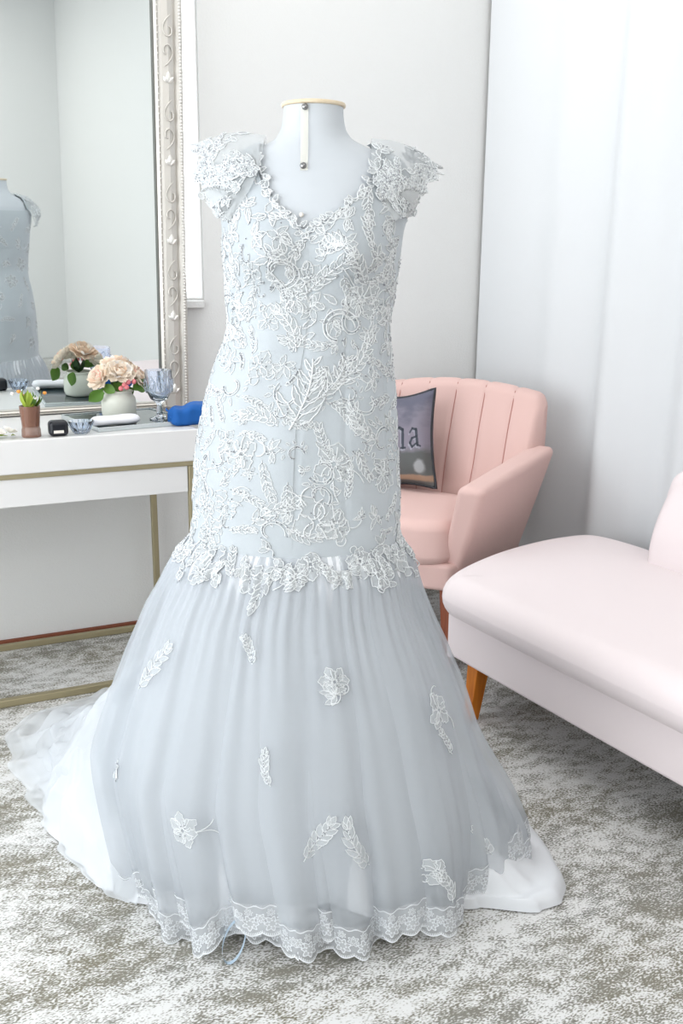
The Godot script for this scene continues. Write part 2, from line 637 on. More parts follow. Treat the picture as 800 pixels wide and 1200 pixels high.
# ---------------------------------------------------------------- vanity table and mirror
func build_vanity() -> void:
	var t := thing("vanity_table", "white lacquered vanity table with champagne metal band, legs and floor rails", "table")
	var x0 := -0.75
	var x1 := 0.785
	var zf := -2.64
	var zb := -3.15
	put("tabletop", box(Vector3(x0, 0.678, zf - 0.51), Vector3(x1 + 0.012, 0.771, zf + 0.004), 0.004), M.lacquer, t)
	put("metal_band", box(Vector3(x0, 0.664, zf - 0.5), Vector3(x1, 0.680, zf), 0.002), M.champagne_metal, t)
	put("apron", box(Vector3(x0 + 0.02, 0.586, zf - 0.035), Vector3(x1 - 0.022, 0.664, zf - 0.006), 0.002), M.lacquer, t)
	put("apron", box(Vector3(x1 - 0.05, 0.586, zb + 0.04), Vector3(x1 - 0.022, 0.664, zf - 0.037), 0.002), M.lacquer, t)
	for q in [[x1 - 0.010, zf - 0.012], [x1 - 0.010, zb + 0.035], [x0 + 0.012, zf - 0.012], [x0 + 0.012, zb + 0.035]]:
		put("leg", box(Vector3(q[0] - 0.010, 0, q[1] - 0.010), Vector3(q[0] + 0.010, 0.664, q[1] + 0.010), 0.002), M.champagne_metal, t)
	put("floor_rail", box(Vector3(x0 + 0.022, 0.001, zf - 0.040), Vector3(x1 - 0.022, 0.022, zf - 0.018), 0.002), M.champagne_metal, t)
	put("floor_rail", box(Vector3(x0 + 0.022, 0.001, zb + 0.03), Vector3(x1 - 0.022, 0.020, zb + 0.05), 0.002), M.champagne_metal, t)
	for x in [x1 - 0.010, x0 + 0.012]:
		put("floor_rail", box(Vector3(x - 0.010, 0.001, zb + 0.045), Vector3(x + 0.010, 0.022, zf - 0.022), 0.002), M.champagne_metal, t)

func build_mirror() -> void:
	var nrm := Vector3(sin(0.07) * cos(0.04), -0.04, cos(0.07) * cos(0.04)).normalized()
	var up := (Vector3.UP - nrm * nrm.dot(Vector3.UP)).normalized()
	var bs := Basis(up.cross(nrm), up, nrm)
	# local: glass right edge at x = 0, glass foot at y = 0.02; the frame's foot stands on the table
	var t := thing("mirror", "large wall mirror in an ornate carved silver frame, standing on the vanity", "mirror", Transform3D(bs, Vector3(0.826, 0.774, -3.128)))
	var W := 1.30
	var H := 1.62
	var fw := 0.088
	put("glass", box(Vector3(-W, 0.0, -0.012), Vector3(0, H, -0.006), 0.001), M.mirror_glass, t)
	# frame profile swept along the rails: (across from the glass edge, height above the glass)
	var prof := PackedVector2Array([Vector2(-0.004, -0.005), Vector2(-0.004, 0.006), Vector2(0.003, 0.012), Vector2(0.010, 0.008), Vector2(0.018, 0.012), Vector2(0.036, 0.018), Vector2(0.054, 0.012), Vector2(0.060, 0.008), Vector2(0.064, 0.014), Vector2(0.074, 0.019), Vector2(0.083, 0.014), Vector2(fw, 0.006), Vector2(fw, -0.028), Vector2(-0.004, -0.028)])
	for side in 4:
		var p := MB.new()
		var pts := PackedVector3Array()
		var sw := 0.016 if side == 2 else fw
		for k in 2:
			for i in prof.size() + 1:
				var q := prof[i % prof.size()]
				var a := q.x * (0.018 / fw if side == 2 else 1.0)
				var b := q.y * (0.6 if side == 2 else 1.0)
				if side == 0: pts.append(Vector3(a, -0.02 * 0.0 + (0.0 if k == 0 else H + a), b))
				elif side == 1: pts.append(Vector3(-W - a, 0.0 if k == 0 else H + a, b))
				elif side == 2: pts.append(Vector3((0.0 if k == 0 else -W), 0.0 - a + 0.018, b))
				else: pts.append(Vector3(a if k == 0 else -W - a, H + a, b))
		# flat facets: every strip has its own corners
		var n := prof.size() + 1
		for i in n - 1:
			var c := PackedVector3Array([pts[i], pts[i + 1], pts[n + i], pts[n + i + 1]])
			p.grid(c, 2, 2)
		var rail := put("frame_rail", p, M.frame_silver, t)
		if side == 2:
			continue
		var lip := box(Vector3(-0.0075, 0, -0.006), Vector3(-0.0035, H, 0.0045), 0.001)
		if side == 1: lip = box(Vector3(-W + 0.0035, 0, -0.006), Vector3(-W + 0.0075, H, 0.0045), 0.001)
		elif side == 3: lip = box(Vector3(-W, H - 0.0075, -0.006), Vector3(0, H - 0.0035, 0.0045), 0.001)
		put("inner_lip", lip, M.frame_edge, rail)
		var length := W if side == 3 else H
		var place := func(along: float, across: float, h: float) -> Transform3D:
			if side == 0: return Transform3D(Basis.IDENTITY, Vector3(across, along, h))
			if side == 1: return Transform3D(Basis(Vector3.BACK, PI), Vector3(-W - across, along, h))
			return Transform3D(Basis(Vector3.BACK, PI / 2), Vector3(-along, H + across, h))
		var a := 0.06
		var kk := 0
		while a < length:
			if kk % 2 == 0:
				put("carved_leaf", leaf_mesh(), M.frame_highlight, rail, place.call(a, 0.036, 0.0165))
			else:
				put("carved_scroll", scroll_mesh(), M.frame_silver, rail, place.call(a - 0.02, 0.036, 0.0165))
				put("carved_scroll", scroll_mesh(), M.frame_silver, rail, place.call(a + 0.055, 0.036, 0.0165) * Transform3D(Basis(Vector3.BACK, PI), Vector3.ZERO))
			a += 0.0875 if kk % 2 == 0 else 0.1525
			kk += 1
		var beads := MB.new()
		var bl := MB.new()
		bl.lathe(PackedVector2Array([Vector2(0, -0.004), Vector2(0.0042, -0.001), Vector2(0.0042, 0.002), Vector2(0, 0.0048)]), 6)
		var y := 0.004
		while y < length:
			var tr: Transform3D = place.call(y, 0.074, 0.019)
			beads.add(bl, tr)
			if int(y / 0.0095) % 2 == 0:
				tr = place.call(y, 0.006, 0.011)
				beads.add(bl, tr.scaled_local(Vector3.ONE * 0.6))
			y += 0.0095
		var bo := put("bead_trim", beads, M.frame_highlight, rail)
		bo.set_meta("kind", "stuff")

var _leaf: ArrayMesh
var _scroll: ArrayMesh

func leaf_mesh() -> ArrayMesh:
	if _leaf:
		return _leaf
	var m := MB.new()
	for q in [[0.0, 0.034, 0.009], [0.75, 0.024, 0.007], [-0.75, 0.024, 0.007]]:
		var pts := PackedVector3Array()
		for j in 6:
			var l := j / 5.0
			for i in 5:
				var s := (i - 2) / 2.0
				var w: float = q[2] * sin(PI * (0.08 + 0.92 * l)) ** 0.8
				var p := Vector3(s * w, l * q[1], 0.006 * (1.0 - s * s) * sin(PI * (0.15 + 0.75 * l)))
				pts.append(p.rotated(Vector3.BACK, q[0]) + Vector3(0, -0.014, 0))
		m.grid(pts, 5, 6)
	_leaf = m.mesh()
	return _leaf

func scroll_mesh() -> ArrayMesh:
	if _scroll:
		return _scroll
	var m := MB.new()
	var path := PackedVector3Array()
	for i in 26:
		var a := i / 25.0
		var th := a * 4.6
		var r := 0.019 * (1.0 - 0.72 * a)
		path.append(Vector3(cos(th) * r - 0.004, sin(th) * r * 1.35 + 0.006, 0.001))
	m.tube(path, 0.0032, 6, 0.6)
	var tail := PackedVector3Array()
	for i in 9:
		var a := i / 8.0
		tail.append(Vector3(0.015 - 0.026 * a * a, 0.006 - 0.042 * a, 0.001))
	m.tube(tail, 0.0028, 6, 0.7)
	_scroll = m.mesh()
	return _scroll

# ---------------------------------------------------------------- upholstery
# a cushion with a rounded rim over any plan outline (x, z), crowned on top
func puff(outline: PackedVector2Array, y0: float, y1: float, r: float, crown: float, spine: Callable, bulge := 0.0) -> MB:
	var n := outline.size()
	var nrm := PackedVector2Array()
	var area_sum := 0.0
	for i in n:
		var p := outline[i]
		var q := outline[(i + 1) % n]
		area_sum += p.x * q.y - q.x * p.y
	for i in n:
		var t := (outline[(i + 1) % n] - outline[(i - 1 + n) % n]).normalized()
		nrm.append(Vector2(t.y, -t.x) * signf(area_sum))
	var pts := PackedVector3Array()
	var rows := 0
	var k := 7
	# from the middle of the underside, round the rim, to the middle of the top
	for j in [1.0, 0.5]:
		for i in n:
			var c: Vector2 = (outline[i] - nrm[i] * r).lerp(spine.call(outline[i]), j)
			pts.append(Vector3(c.x, y0, c.y))
		rows += 1
	for half in 2:
		for j in k + 1:
			var a := PI * 0.5 * j / k
			var off := r - r * (sin(a) if half == 0 else cos(a))
			var y := (y0 + r - r * cos(a)) if half == 0 else (y1 - r + r * sin(a))
			var mid := bulge * sin(PI * clampf((y - y0) / (y1 - y0), 0, 1))
			for i in n:
				var c := outline[i] - nrm[i] * (off - mid)
				pts.append(Vector3(c.x, y, c.y))
			rows += 1
	for j in [0.12, 0.3, 0.5, 0.7, 0.88, 1.0]:
		for i in n:
			var c: Vector2 = (outline[i] - nrm[i] * r).lerp(spine.call(outline[i]), j)
			pts.append(Vector3(c.x, y1 + crown * (1.0 - (1.0 - j) ** 2.2), c.y))
		rows += 1
	var m := MB.new()
	m.grid(pts, n, rows, true)
	return m

func smooth_outline(ctrl: Array, per := 10) -> PackedVector2Array:
	var out := PackedVector2Array()
	var n := ctrl.size()
	for i in n:
		var a: Vector2 = ctrl[(i - 1 + n) % n]
		var b: Vector2 = ctrl[i]
		var c: Vector2 = ctrl[(i + 1) % n]
		var d: Vector2 = ctrl[(i + 2) % n]
		for j in per:
			out.append(b.cubic_interpolate(c, a, d, float(j) / per))
	return out

func taper_leg(h: float, top: float, foot: float, lean: Vector2) -> MB:
	return MB.new().rbox(Vector3(1, 1, 1), 0.06, 2).deform(func(p):
		var f: float = p.y + 0.5
		var w := lerpf(foot, top, f)
		return Vector3(p.x * w + lean.x * (1.0 - f), f * h, p.z * w + lean.y * (1.0 - f)))

func build_chaise() -> void:
	# local: x along the front edge towards the camera, z towards the middle of the room, origin under the far front corner
	var e := Vector3(0.083, 0, 0.9966).normalized()
	var z := Vector3(-0.9966, 0, 0.083).normalized()
	var t := thing("chaise", "pale blush pink chaise with a rounded far end and amber tapered legs", "chaise", Transform3D(Basis(e, Vector3.UP, z), Vector3(1.344, 0, -2.106)))
	var L := 2.05
	var seat := smooth_outline([Vector2(-0.015, 0.018), Vector2(0.10, 0.036), Vector2(0.5, 0.040), Vector2(1.2, 0.040), Vector2(L - 0.06, 0.035), Vector2(L, -0.02), Vector2(L, -0.35), Vector2(L - 0.04, -0.66), Vector2(1.2, -0.70), Vector2(0.3, -0.70), Vector2(-0.02, -0.71), Vector2(-0.16, -0.665), Vector2(-0.195, -0.52), Vector2(-0.165, -0.30), Vector2(-0.095, -0.10)], 9)
	var spine := func(p: Vector2) -> Vector2: return Vector2(minf(p.x + 0.45 * exp(-(p.x + 0.2) / 0.5), L - 0.35), -0.33)
	put("seat_cushion", puff(seat, 0.288, 0.412, 0.060, 0.014, spine, 0.004), M.blush_velvet, t)
	var base := smooth_outline([Vector2(-0.005, -0.01), Vector2(0.03, 0.0), Vector2(0.5, 0.003), Vector2(1.2, 0.003), Vector2(L - 0.1, 0.0), Vector2(L - 0.06, -0.04), Vector2(L - 0.06, -0.35), Vector2(L - 0.08, -0.63), Vector2(1.2, -0.66), Vector2(0.3, -0.66), Vector2(-0.02, -0.66), Vector2(-0.115, -0.62), Vector2(-0.14, -0.5), Vector2(-0.115, -0.28), Vector2(-0.035, -0.05)], 6)
	put("base", puff(base, 0.172, 0.305, 0.012, 0.0, spine), M.blush_velvet, t)
	# backrest of upright padded channels
	var n := 8
	var cw := 0.205
	for i in n:
		var x0 := 0.165 + i * cw
		put("back_channel", back_channel(x0, x0 + cw, i == 0, i == n - 1), M.blush_velvet, t)
	for q in [[0.075, -0.045, Vector2(-0.012, 0.012)], [L - 0.16, -0.06, Vector2(0.015, 0.015)], [0.05, -0.60, Vector2(-0.015, -0.01)], [L - 0.16, -0.60, Vector2(0.015, -0.01)]]:
		put("leg", taper_leg(0.176, 0.046, 0.030, q[2]), M.amber_wood, t, shift(q[0], 0, q[1]))

func back_channel(x0: float, x1: float, first: bool, last: bool) -> MB:
	# a padded upright: front face leans back, the top rolls over to the rear
	var pts := PackedVector3Array()
	var nu := 13
	var prof := PackedVector3Array()        # (y, z, bulge)
	for j in 15:
		var v := j / 14.0
		prof.append(Vector3(lerpf(0.405, 0.625, v), lerpf(-0.535, -0.612, v) + 0.022 * sin(PI * v), 1.0))
	for j in range(1, 12):
		var a := PI * j / 12.0
		prof.append(Vector3(0.625 + 0.055 * sin(a), -0.667 + 0.055 * cos(a), 1.0 - j / 14.0))
	for j in 6:
		prof.append(Vector3(lerpf(0.625, 0.36, j / 5.0), lerpf(-0.722, -0.690, j / 5.0), 0.1))
	for j in prof.size():
		for i in nu:
			var u := float(i) / (nu - 1)
			var p := prof[j]
			var x := lerpf(x0, x1, u)
			var dip := 0.010 * (1.0 - (1.0 - absf(2.0 * u - 1.0) ** 6)) * p.z
			var y := p.x
			var z := p.y
			# the back rises along its length
			y += 0.34 * smoothstep(0.35, 1.55, x) * smoothstep(0.42, 0.62, p.x)
			# round the free ends of the whole back
			var edge := 1.0
			if first and u < 0.3: edge = sqrt(maxf(0.0, 1.0 - (1.0 - u / 0.3) ** 2.6))
			if last and u > 0.7: edge = sqrt(maxf(0.0, 1.0 - ((u - 0.7) / 0.3) ** 2.6))
			var cz := -0.64
			z = lerpf(cz, z, 0.35 + 0.65 * edge)
			if edge < 1.0:
				dip *= edge
				y = minf(y, 0.40 + (y - 0.40) * (0.80 + 0.20 * edge))
				# the end leans outwards a little towards the seat
			pts.append(Vector3(x, y, z - dip))
	var m := MB.new()
	m.grid(pts, nu, prof.size())
	# side caps
	for s in [0, nu - 1]:
		var c := Vector3.ZERO
		for j in prof.size(): c += pts[j * nu + s]
		var ci := m.vert(c / prof.size())
		var ids := PackedInt32Array()
		for j in prof.size(): ids.append(m.vert(pts[j * nu + s]))
		for j in prof.size():
			if s == 0: m.tri(ci, ids[j], ids[(j + 1) % prof.size()])
			else: m.tri(ci, ids[(j + 1) % prof.size()], ids[j])
	return m

func build_armchair() -> void:
	# local: x towards the camera's right end of the back, z the way the chair faces, origin under the top of the back
	var R := Vector3(0.53, 0, 0.848).normalized()
	var F := Vector3(-0.848, 0, 0.53).normalized()
	var t := thing("armchair", "salmon pink armchair with channel stitched back, in the corner behind the dress", "armchair", Transform3D(Basis(R, Vector3.UP, F), Vector3(1.795, 0, -2.82)))
	var spine := func(p: Vector2) -> Vector2: return Vector2(clampf(p.x, -0.12, 0.12), 0.30)
	var seat := smooth_outline([Vector2(-0.222, 0.13), Vector2(0.222, 0.13), Vector2(0.234, 0.20), Vector2(0.232, 0.33), Vector2(0.222, 0.47), Vector2(0.165, 0.537), Vector2(0.0, 0.555), Vector2(-0.165, 0.537), Vector2(-0.222, 0.47), Vector2(-0.232, 0.33), Vector2(-0.234, 0.20)], 8)
	put("seat_cushion", puff(seat, 0.338, 0.486, 0.036, 0.016, spine, 0.006), M.salmon_velvet, t)
	var base := smooth_outline([Vector2(-0.20, -0.02), Vector2(0.20, -0.02), Vector2(0.245, 0.03), Vector2(0.25, 0.3), Vector2(0.242, 0.47), Vector2(0.19, 0.515), Vector2(0.0, 0.525), Vector2(-0.19, 0.515), Vector2(-0.242, 0.47), Vector2(-0.25, 0.3), Vector2(-0.245, 0.03)], 8)
	put("base", puff(base, 0.262, 0.348, 0.015, 0.0, spine), M.salmon_velvet, t)
	# back: six stitched channels in front of a shell
	var n := 6
	var hw := 0.325
	for i in n:
		var x0 := -hw + 2.0 * hw * i / n
		put("back_channel", chair_channel(x0, x0 + 2.0 * hw / n, hw), M.salmon_velvet, t)
	for i in range(1, n):
		var x := -hw + 2.0 * hw * i / n
		var path := PackedVector3Array()
		for j in 20:
			path.append(chair_back(x, j / 19.0 * 0.66) + Vector3(0, 0, -0.0030))
		var s := MB.new()
		s.tube(path, 0.0016, 5)
		put("stitched_seam", s, M.salmon_seam, t)
	for s in [-1.0, 1.0]:
		put("arm", chair_arm(s), M.salmon_velvet, t)
		put("leg", taper_leg(0.268, 0.042, 0.030, Vector2(0.018 * s, 0.012)), M.brown_wood, t, shift(0.205 * s, 0, 0.455))
		put("leg", taper_leg(0.268, 0.042, 0.030, Vector2(0.015 * s, -0.02)), M.brown_wood, t, shift(0.205 * s, 0, 0.03))
	build_cushion(t.transform)

# the chair back: v 0..0.62 up the front face, then over the top and down the rear
func chair_back(x: float, v: float) -> Vector3:
	var top := 0.862 - 0.32 * x * x - 0.28 * absf(x) ** 5
	var curve := 0.30 * x * x                         # the back wraps forward at its ends
	var p: Vector3
	if v < 0.62:
		var q := v / 0.62
		p = Vector3(x, lerpf(0.28, top - 0.035, q), lerpf(0.125, 0.018, q) + 0.025 * sin(PI * q))
	elif v < 0.80:
		var a := (v - 0.62) / 0.18 * PI
		p = Vector3(x, top - 0.035 + 0.035 * sin(a), -0.022 + 0.040 * cos(a))
	else:
		var q := (v - 0.80) / 0.20
		p = Vector3(x, lerpf(top - 0.035, 0.27, q), lerpf(-0.062, 0.0, q))
	p.z += curve * clampf((0.9 - v) / 0.4, 0, 1)
	p.x *= lerpf(0.74, 1.0, smoothstep(0.26, 0.62, p.y))     # the back narrows to the seat
	return p

func chair_channel(x0: float, x1: float, hw: float) -> MB:
	var nu := 11
	var nv := 44
	var pts := PackedVector3Array()
	for j in nv:
		var v := float(j) / (nv - 1)
		for i in nu:
			var u := float(i) / (nu - 1)
			var x := lerpf(x0, x1, u)
			var p := chair_back(x, v)
			var dip := 0.0045 * absf(2.0 * u - 1.0) ** 7
			# rounded outer corners of the back
			var o := clampf((absf(x) - hw + 0.035) / 0.035, 0, 1)
			p.y -= 0.03 * o * o * smoothstep(0.45, 0.7, v)
			p.z = lerpf(p.z, -0.02 + 0.30 * x * x, o ** 3 * 0.75 * clampf((v - 0.15) / 0.3, 0, 1))
			if v < 0.62: p.z -= dip
			elif v < 0.8: p.y -= dip
			pts.append(p)
	var m := MB.new()
	m.grid(pts, nu, nv)
	for s in [0, nu - 1]:
		var c := Vector3.ZERO
		for j in nv: c += pts[j * nu + s]
		var ci := m.vert(c / nv)
		var ids := PackedInt32Array()
		for j in nv: ids.append(m.vert(pts[j * nu + s]))
		for j in nv:
			if s == 0: m.tri(ci, ids[j], ids[(j + 1) % nv])
			else: m.tri(ci, ids[(j + 1) % nv], ids[j])
	return m

func chair_arm(s: float) -> MB:
	return MB.new().rbox(Vector3(0.092, 0.36, 0.52), 0.026, 5, Vector3i(2, 8, 10)).deform(func(p):
		var f: float = clampf(p.y / 0.36 + 0.5, 0.0, 1.0)          # foot .. top
		var g: float = p.z / 0.52 + 0.5          # back .. front
		var y := 0.268 + (lerpf(0.665, 0.605, g) - 0.268) * f
		var z := lerpf(lerpf(0.00, 0.02, f), lerpf(0.455, 0.545, f), g)
		var out := lerpf(0.258, 0.378, f ** 0.95) - 0.022 * g
		var th := lerpf(0.75, 1.0, f)
		return Vector3(s * (out - 0.046 + p.x * th), y, z))

func build_cushion(ct: Transform3D) -> void:
	var t := thing("cushion", "dark grey printed throw cushion with navy piping, leaning on the salmon armchair", "cushion")
	# leans against the back, left of its middle
	var at := ct * Transform3D(Basis(Vector3.BACK, 0.15) * Basis(Vector3.RIGHT, -0.20), Vector3(-0.085, 0.498, 0.235))
	t.transform = at
	var n := 25
	var size := 0.335
	var wide := 0.26
	var pts := PackedVector3Array()
	var m := MB.new()
	var rim := PackedVector3Array()
	for side in [1.0, -1.0]:
		pts = PackedVector3Array()
		var uvs := PackedVector2Array()
		for j in n:
			for i in n:
				var u := float(i) / (n - 1) * 2.0 - 1.0
				var v := float(j) / (n - 1) * 2.0 - 1.0
				var pull := 1.0 - 0.13 * ((1.0 - v * v) if absf(u) > absf(v) else (1.0 - u * u)) * maxf(absf(u), absf(v)) ** 2
				var h := 0.058 * ((1.0 - u ** 4) * (1.0 - v ** 4)) ** 0.6 + 0.002 * sin(u * 9.0 + v * 5.0) * (1.0 - u * u) * (1.0 - v * v)
				pts.append(Vector3(u * wide * 0.5 * pull, size * 0.5 * (1.0 + v * pull), side * h))
				uvs.append(Vector2(u * 0.5 + 0.5, 0.5 - v * 0.5))
		m.grid(pts, n, n, false, uvs)
		if side < 0:
			var b := m.idx.size() / 2
			for k in range(b, m.idx.size(), 3):
				var x := m.idx[k + 1]
				m.idx[k + 1] = m.idx[k + 2]
				m.idx[k + 2] = x
	for k in 96:
		var a := k / 24.0
		var f := fposmod(a, 1.0) * 2.0 - 1.0
		var u := [f, 1.0, -f, -1.0][int(a)] as float
		var v := [-1.0, f, 1.0, -f][int(a)] as float
		var pull := 1.0 - 0.13 * (1.0 - f * f)
		rim.append(Vector3(u * wide * 0.5 * pull, size * 0.5 * (1.0 + v * pull), 0))
	var cm := mat("cushion_print", Color.WHITE, 0.75)
	cm.albedo_texture = cushion_print()
	cm.texture_repeat = false
	put("cover", m, cm, t)
	var pip := MB.new()
	pip.tube(rim, 0.005, 6, 0.0, true)
	put("piping", pip, M.navy, t)

func cushion_print() -> Texture2D:
	# a hazy dusk photograph print: mauve sky, grey-green land, a tan band and a pale patch near the lower corner, with big serif letters
	var s := 256
	var im := Image.create(s, s, false, Image.FORMAT_RGB8)
	var nz := FastNoiseLite.new()
	nz.seed = 5
	nz.frequency = 0.012
	for y in s:
		for x in s:
			var v := float(y) / s
			var n := nz.get_noise_2d(x, y * 2.0)
			var c := Color(0.36, 0.36, 0.42).lerp(Color(0.50, 0.48, 0.53), smoothstep(0.05, 0.40, v + n * 0.2))
			c = c.lerp(Color(0.34, 0.35, 0.35), smoothstep(0.58, 0.66, v + n * 0.05))
			c = c.lerp(Color(0.60, 0.50, 0.42), smoothstep(0.87, 0.90, v + n * 0.03) * (1.0 - smoothstep(0.93, 0.96, v)))
			var d := Vector2(x / float(s) - 0.86, (v - 0.79) * 0.9).length()
			c = c.lerp(Color(0.66, 0.67, 0.68), 0.8 * (1.0 - smoothstep(0.04, 0.085, d + n * 0.03)))
			im.set_pixel(x, y, c)
	# letters: dark "na" with a pale shadow, drawn as thick strokes
	for pass_ in 2:
		var c := Color(0.68, 0.70, 0.74) if pass_ == 0 else Color(0.12, 0.15, 0.19)
		var o := Vector2(-4, 5) if pass_ == 0 else Vector2.ZERO
		var strokes := [
			[Vector2(132, 96), Vector2(132, 150), 5.5], [Vector2(124, 98), Vector2(134, 96), 3.0], [Vector2(124, 151), Vector2(141, 151), 3.0],
			[Vector2(135, 108), Vector2(150, 98), 3.5], [Vector2(150, 98), Vector2(163, 104), 5.0], [Vector2(163, 104), Vector2(164, 150), 6.0], [Vector2(156, 151), Vector2(173, 151), 3.0],
			[Vector2(190, 112), Vector2(200, 101), 3.5], [Vector2(200, 101), Vector2(214, 104), 4.0], [Vector2(214, 104), Vector2(218, 145), 6.0], [Vector2(218, 145), Vector2(228, 149), 3.0],
			[Vector2(216, 122), Vector2(198, 127), 3.5], [Vector2(198, 127), Vector2(190, 139), 5.0], [Vector2(190, 139), Vector2(198, 150), 4.0], [Vector2(198, 150), Vector2(216, 140), 3.5]]
		for st in strokes:
			var p0: Vector2 = st[0] + o
			var p1: Vector2 = st[1] + o
			var w: float = st[2]
			for y in range(int(minf(p0.y, p1.y) - w), int(maxf(p0.y, p1.y) + w) + 1):
				for x in range(int(minf(p0.x, p1.x) - w), int(maxf(p0.x, p1.x) + w) + 1):
					var q := Geometry2D.get_closest_point_to_segment(Vector2(x, y), p0, p1)
					if q.distance_to(Vector2(x, y)) < w * 0.8 and x >= 0 and y >= 0 and x < s and y < s:
						im.set_pixel(x, y, im.get_pixel(x, y).lerp(c, 0.75 if pass_ == 1 else 0.35))
	return ImageTexture.create_from_image(im)

# ---------------------------------------------------------------- the dress form's and the dress's surfaces
# local frame of dress and form: x to the right seen from the front, y up, z out of the dress's front
const AXIS := Vector3(0.699, 0, -1.605)
# y, middle, half width, half depth in front, half depth behind
var TORSO := [
	[1.497, 0.007, 0.0530, 0.049, 0.049], [1.470, 0.007, 0.0530, 0.049, 0.051], [1.447, 0.007, 0.058, 0.053, 0.056], [1.432, 0.008, 0.069, 0.058, 0.062],
	[1.420, 0.009, 0.093, 0.063, 0.068], [1.408, 0.010, 0.124, 0.070, 0.075], [1.394, 0.010, 0.148, 0.078, 0.083], [1.375, 0.010, 0.163, 0.088, 0.092],
	[1.345, 0.010, 0.167, 0.100, 0.100], [1.31, 0.009, 0.161, 0.109, 0.104], [1.28, 0.006, 0.156, 0.114, 0.104], [1.25, 0.004, 0.154, 0.115, 0.102],
	[1.21, 0.003, 0.150, 0.110, 0.098], [1.17, 0.001, 0.146, 0.104, 0.094], [1.13, -0.001, 0.1435, 0.102, 0.09], [1.10, -0.004, 0.145, 0.104, 0.092],
	[1.06, -0.010, 0.153, 0.112, 0.1], [1.02, -0.014, 0.163, 0.119, 0.11], [0.97, -0.018, 0.172, 0.125, 0.122], [0.92, -0.021, 0.179, 0.130, 0.13],
	[0.86, -0.024, 0.186, 0.133, 0.13], [0.80, -0.025, 0.190, 0.135, 0.13], [0.75, -0.026, 0.192, 0.138, 0.13], [0.70, -0.029, 0.197, 0.142, 0.135], [0.64, -0.03, 0.20, 0.145, 0.14]]
var SKIRT := [
	[0.725, -0.027, 0.199, 0.143, 0.136], [0.715, -0.029, 0.205, 0.147, 0.139], [0.69, -0.033, 0.224, 0.160, 0.150], [0.664, -0.035, 0.238, 0.170, 0.165], [0.595, -0.043, 0.268, 0.190, 0.195],
	[0.50, -0.043, 0.310, 0.217, 0.235], [0.40, -0.042, 0.350, 0.244, 0.280], [0.285, -0.043, 0.384, 0.268, 0.330], [0.20, -0.030, 0.388, 0.281, 0.370],
	[0.12, -0.019, 0.382, 0.287, 0.400], [0.04, -0.010, 0.372, 0.290, 0.42], [-0.02, -0.008, 0.369, 0.292, 0.43]]
var lut_t := PackedFloat32Array()
var lut_s := PackedFloat32Array()
var beads := PackedVector3Array()

func lut_fill(tab: Array) -> PackedFloat32Array:
	# 1 mm steps of height -> the four numbers, smoothly joined
	var out := PackedFloat32Array()
	var j := tab.size() - 1
	for mm in range(-20, 1500):
		var y := mm * 0.001
		while j > 0 and tab[j - 1][0] < y and j > 1:
			j -= 1
		var a: Array = tab[maxi(j - 2, 0)]
		var b: Array = tab[j - 1]
		var c: Array = tab[j]
		var d: Array = tab[mini(j + 1, tab.size() - 1)]
		var f := clampf((b[0] - y) / (b[0] - c[0]), 0.0, 1.0)
		for k in range(1, 5):
			var fl := lerpf(b[k], c[k], f)
			var cu := cubic_interpolate(b[k], c[k], a[k], d[k], f)
			out.append(lerpf(fl, cu, 0.8))
	return out

func row(lut: PackedFloat32Array, y: float) -> Vector4:
	var g := clampf(y * 1000.0 + 20.0, 0.0, 1518.0)
	var i := int(g)
	var f := g - i
	i *= 4
	return Vector4(lerpf(lut[i], lut[i + 4], f), lerpf(lut[i + 1], lut[i + 5], f), lerpf(lut[i + 2], lut[i + 6], f), lerpf(lut[i + 3], lut[i + 7], f))

func torso(phi: float, y: float, off := 0.0) -> Vector3:
	var r := row(lut_t, y)
	var s := sin(phi)
	var c := cos(phi)
	var z := (r.z if c > 0 else r.w) * c
	var x := r.x + r.y * s
	if c > 0:
		for b in [-0.070, 0.078]:
			var dx: float = (x - b) / 0.050
			var dy := (y - 1.238) / (0.052 if y > 1.238 else 0.040)
			z += 0.036 * exp(-(dx * dx + dy * dy)) * c ** 0.35
	var n := Vector2(s / r.y, c / (r.z if c > 0 else r.w)).normalized()
	return Vector3(x + n.x * off, y + off * smoothstep(1.365, 1.41, y), z + n.y * off)

# the dress over it: princess seams, soft pulls of the cloth
func bodice(phi: float, y: float, off := 0.0) -> Vector3:
	var o := off + 0.005
	if y < 1.20:
		for q in [-0.62, 0.50, -1.15, 1.1, 0.02]:
			var d: float = (phi - q) / 0.022
			o -= 0.0022 * exp(-d * d) * smoothstep(0.72, 0.80, y)
		o += 0.0018 * sin(phi * 9.0 + 2.5 * sin(y * 9.0)) * smoothstep(0.70, 0.9, y) * smoothstep(1.2, 1.05, y)
		o += 0.0012 * sin(y * 55.0 + phi * 4.0) * smoothstep(1.0, 1.1, y)
	return torso(phi, y, o)

func neckline(p: Vector3) -> float:
	var pts := [[-0.30, 1.56], [-0.086, 1.56], [-0.083, 1.371], [-0.079, 1.358], [-0.064, 1.334], [-0.047, 1.318], [-0.033, 1.303], [-0.007, 1.276], [0.032, 1.298], [0.061, 1.319], [0.089, 1.338], [0.105, 1.349], [0.112, 1.367], [0.116, 1.56], [0.30, 1.56]]
	if p.z < 0:
		return (1.36 if absf(p.x - 0.01) < 0.095 else 1.56) - p.y
	for i in pts.size() - 1:
		if p.x <= pts[i + 1][0]:
			return lerpf(pts[i][1], pts[i + 1][1], clampf((p.x - pts[i][0]) / (pts[i + 1][0] - pts[i][0]), 0, 1)) - p.y
	return 0.1

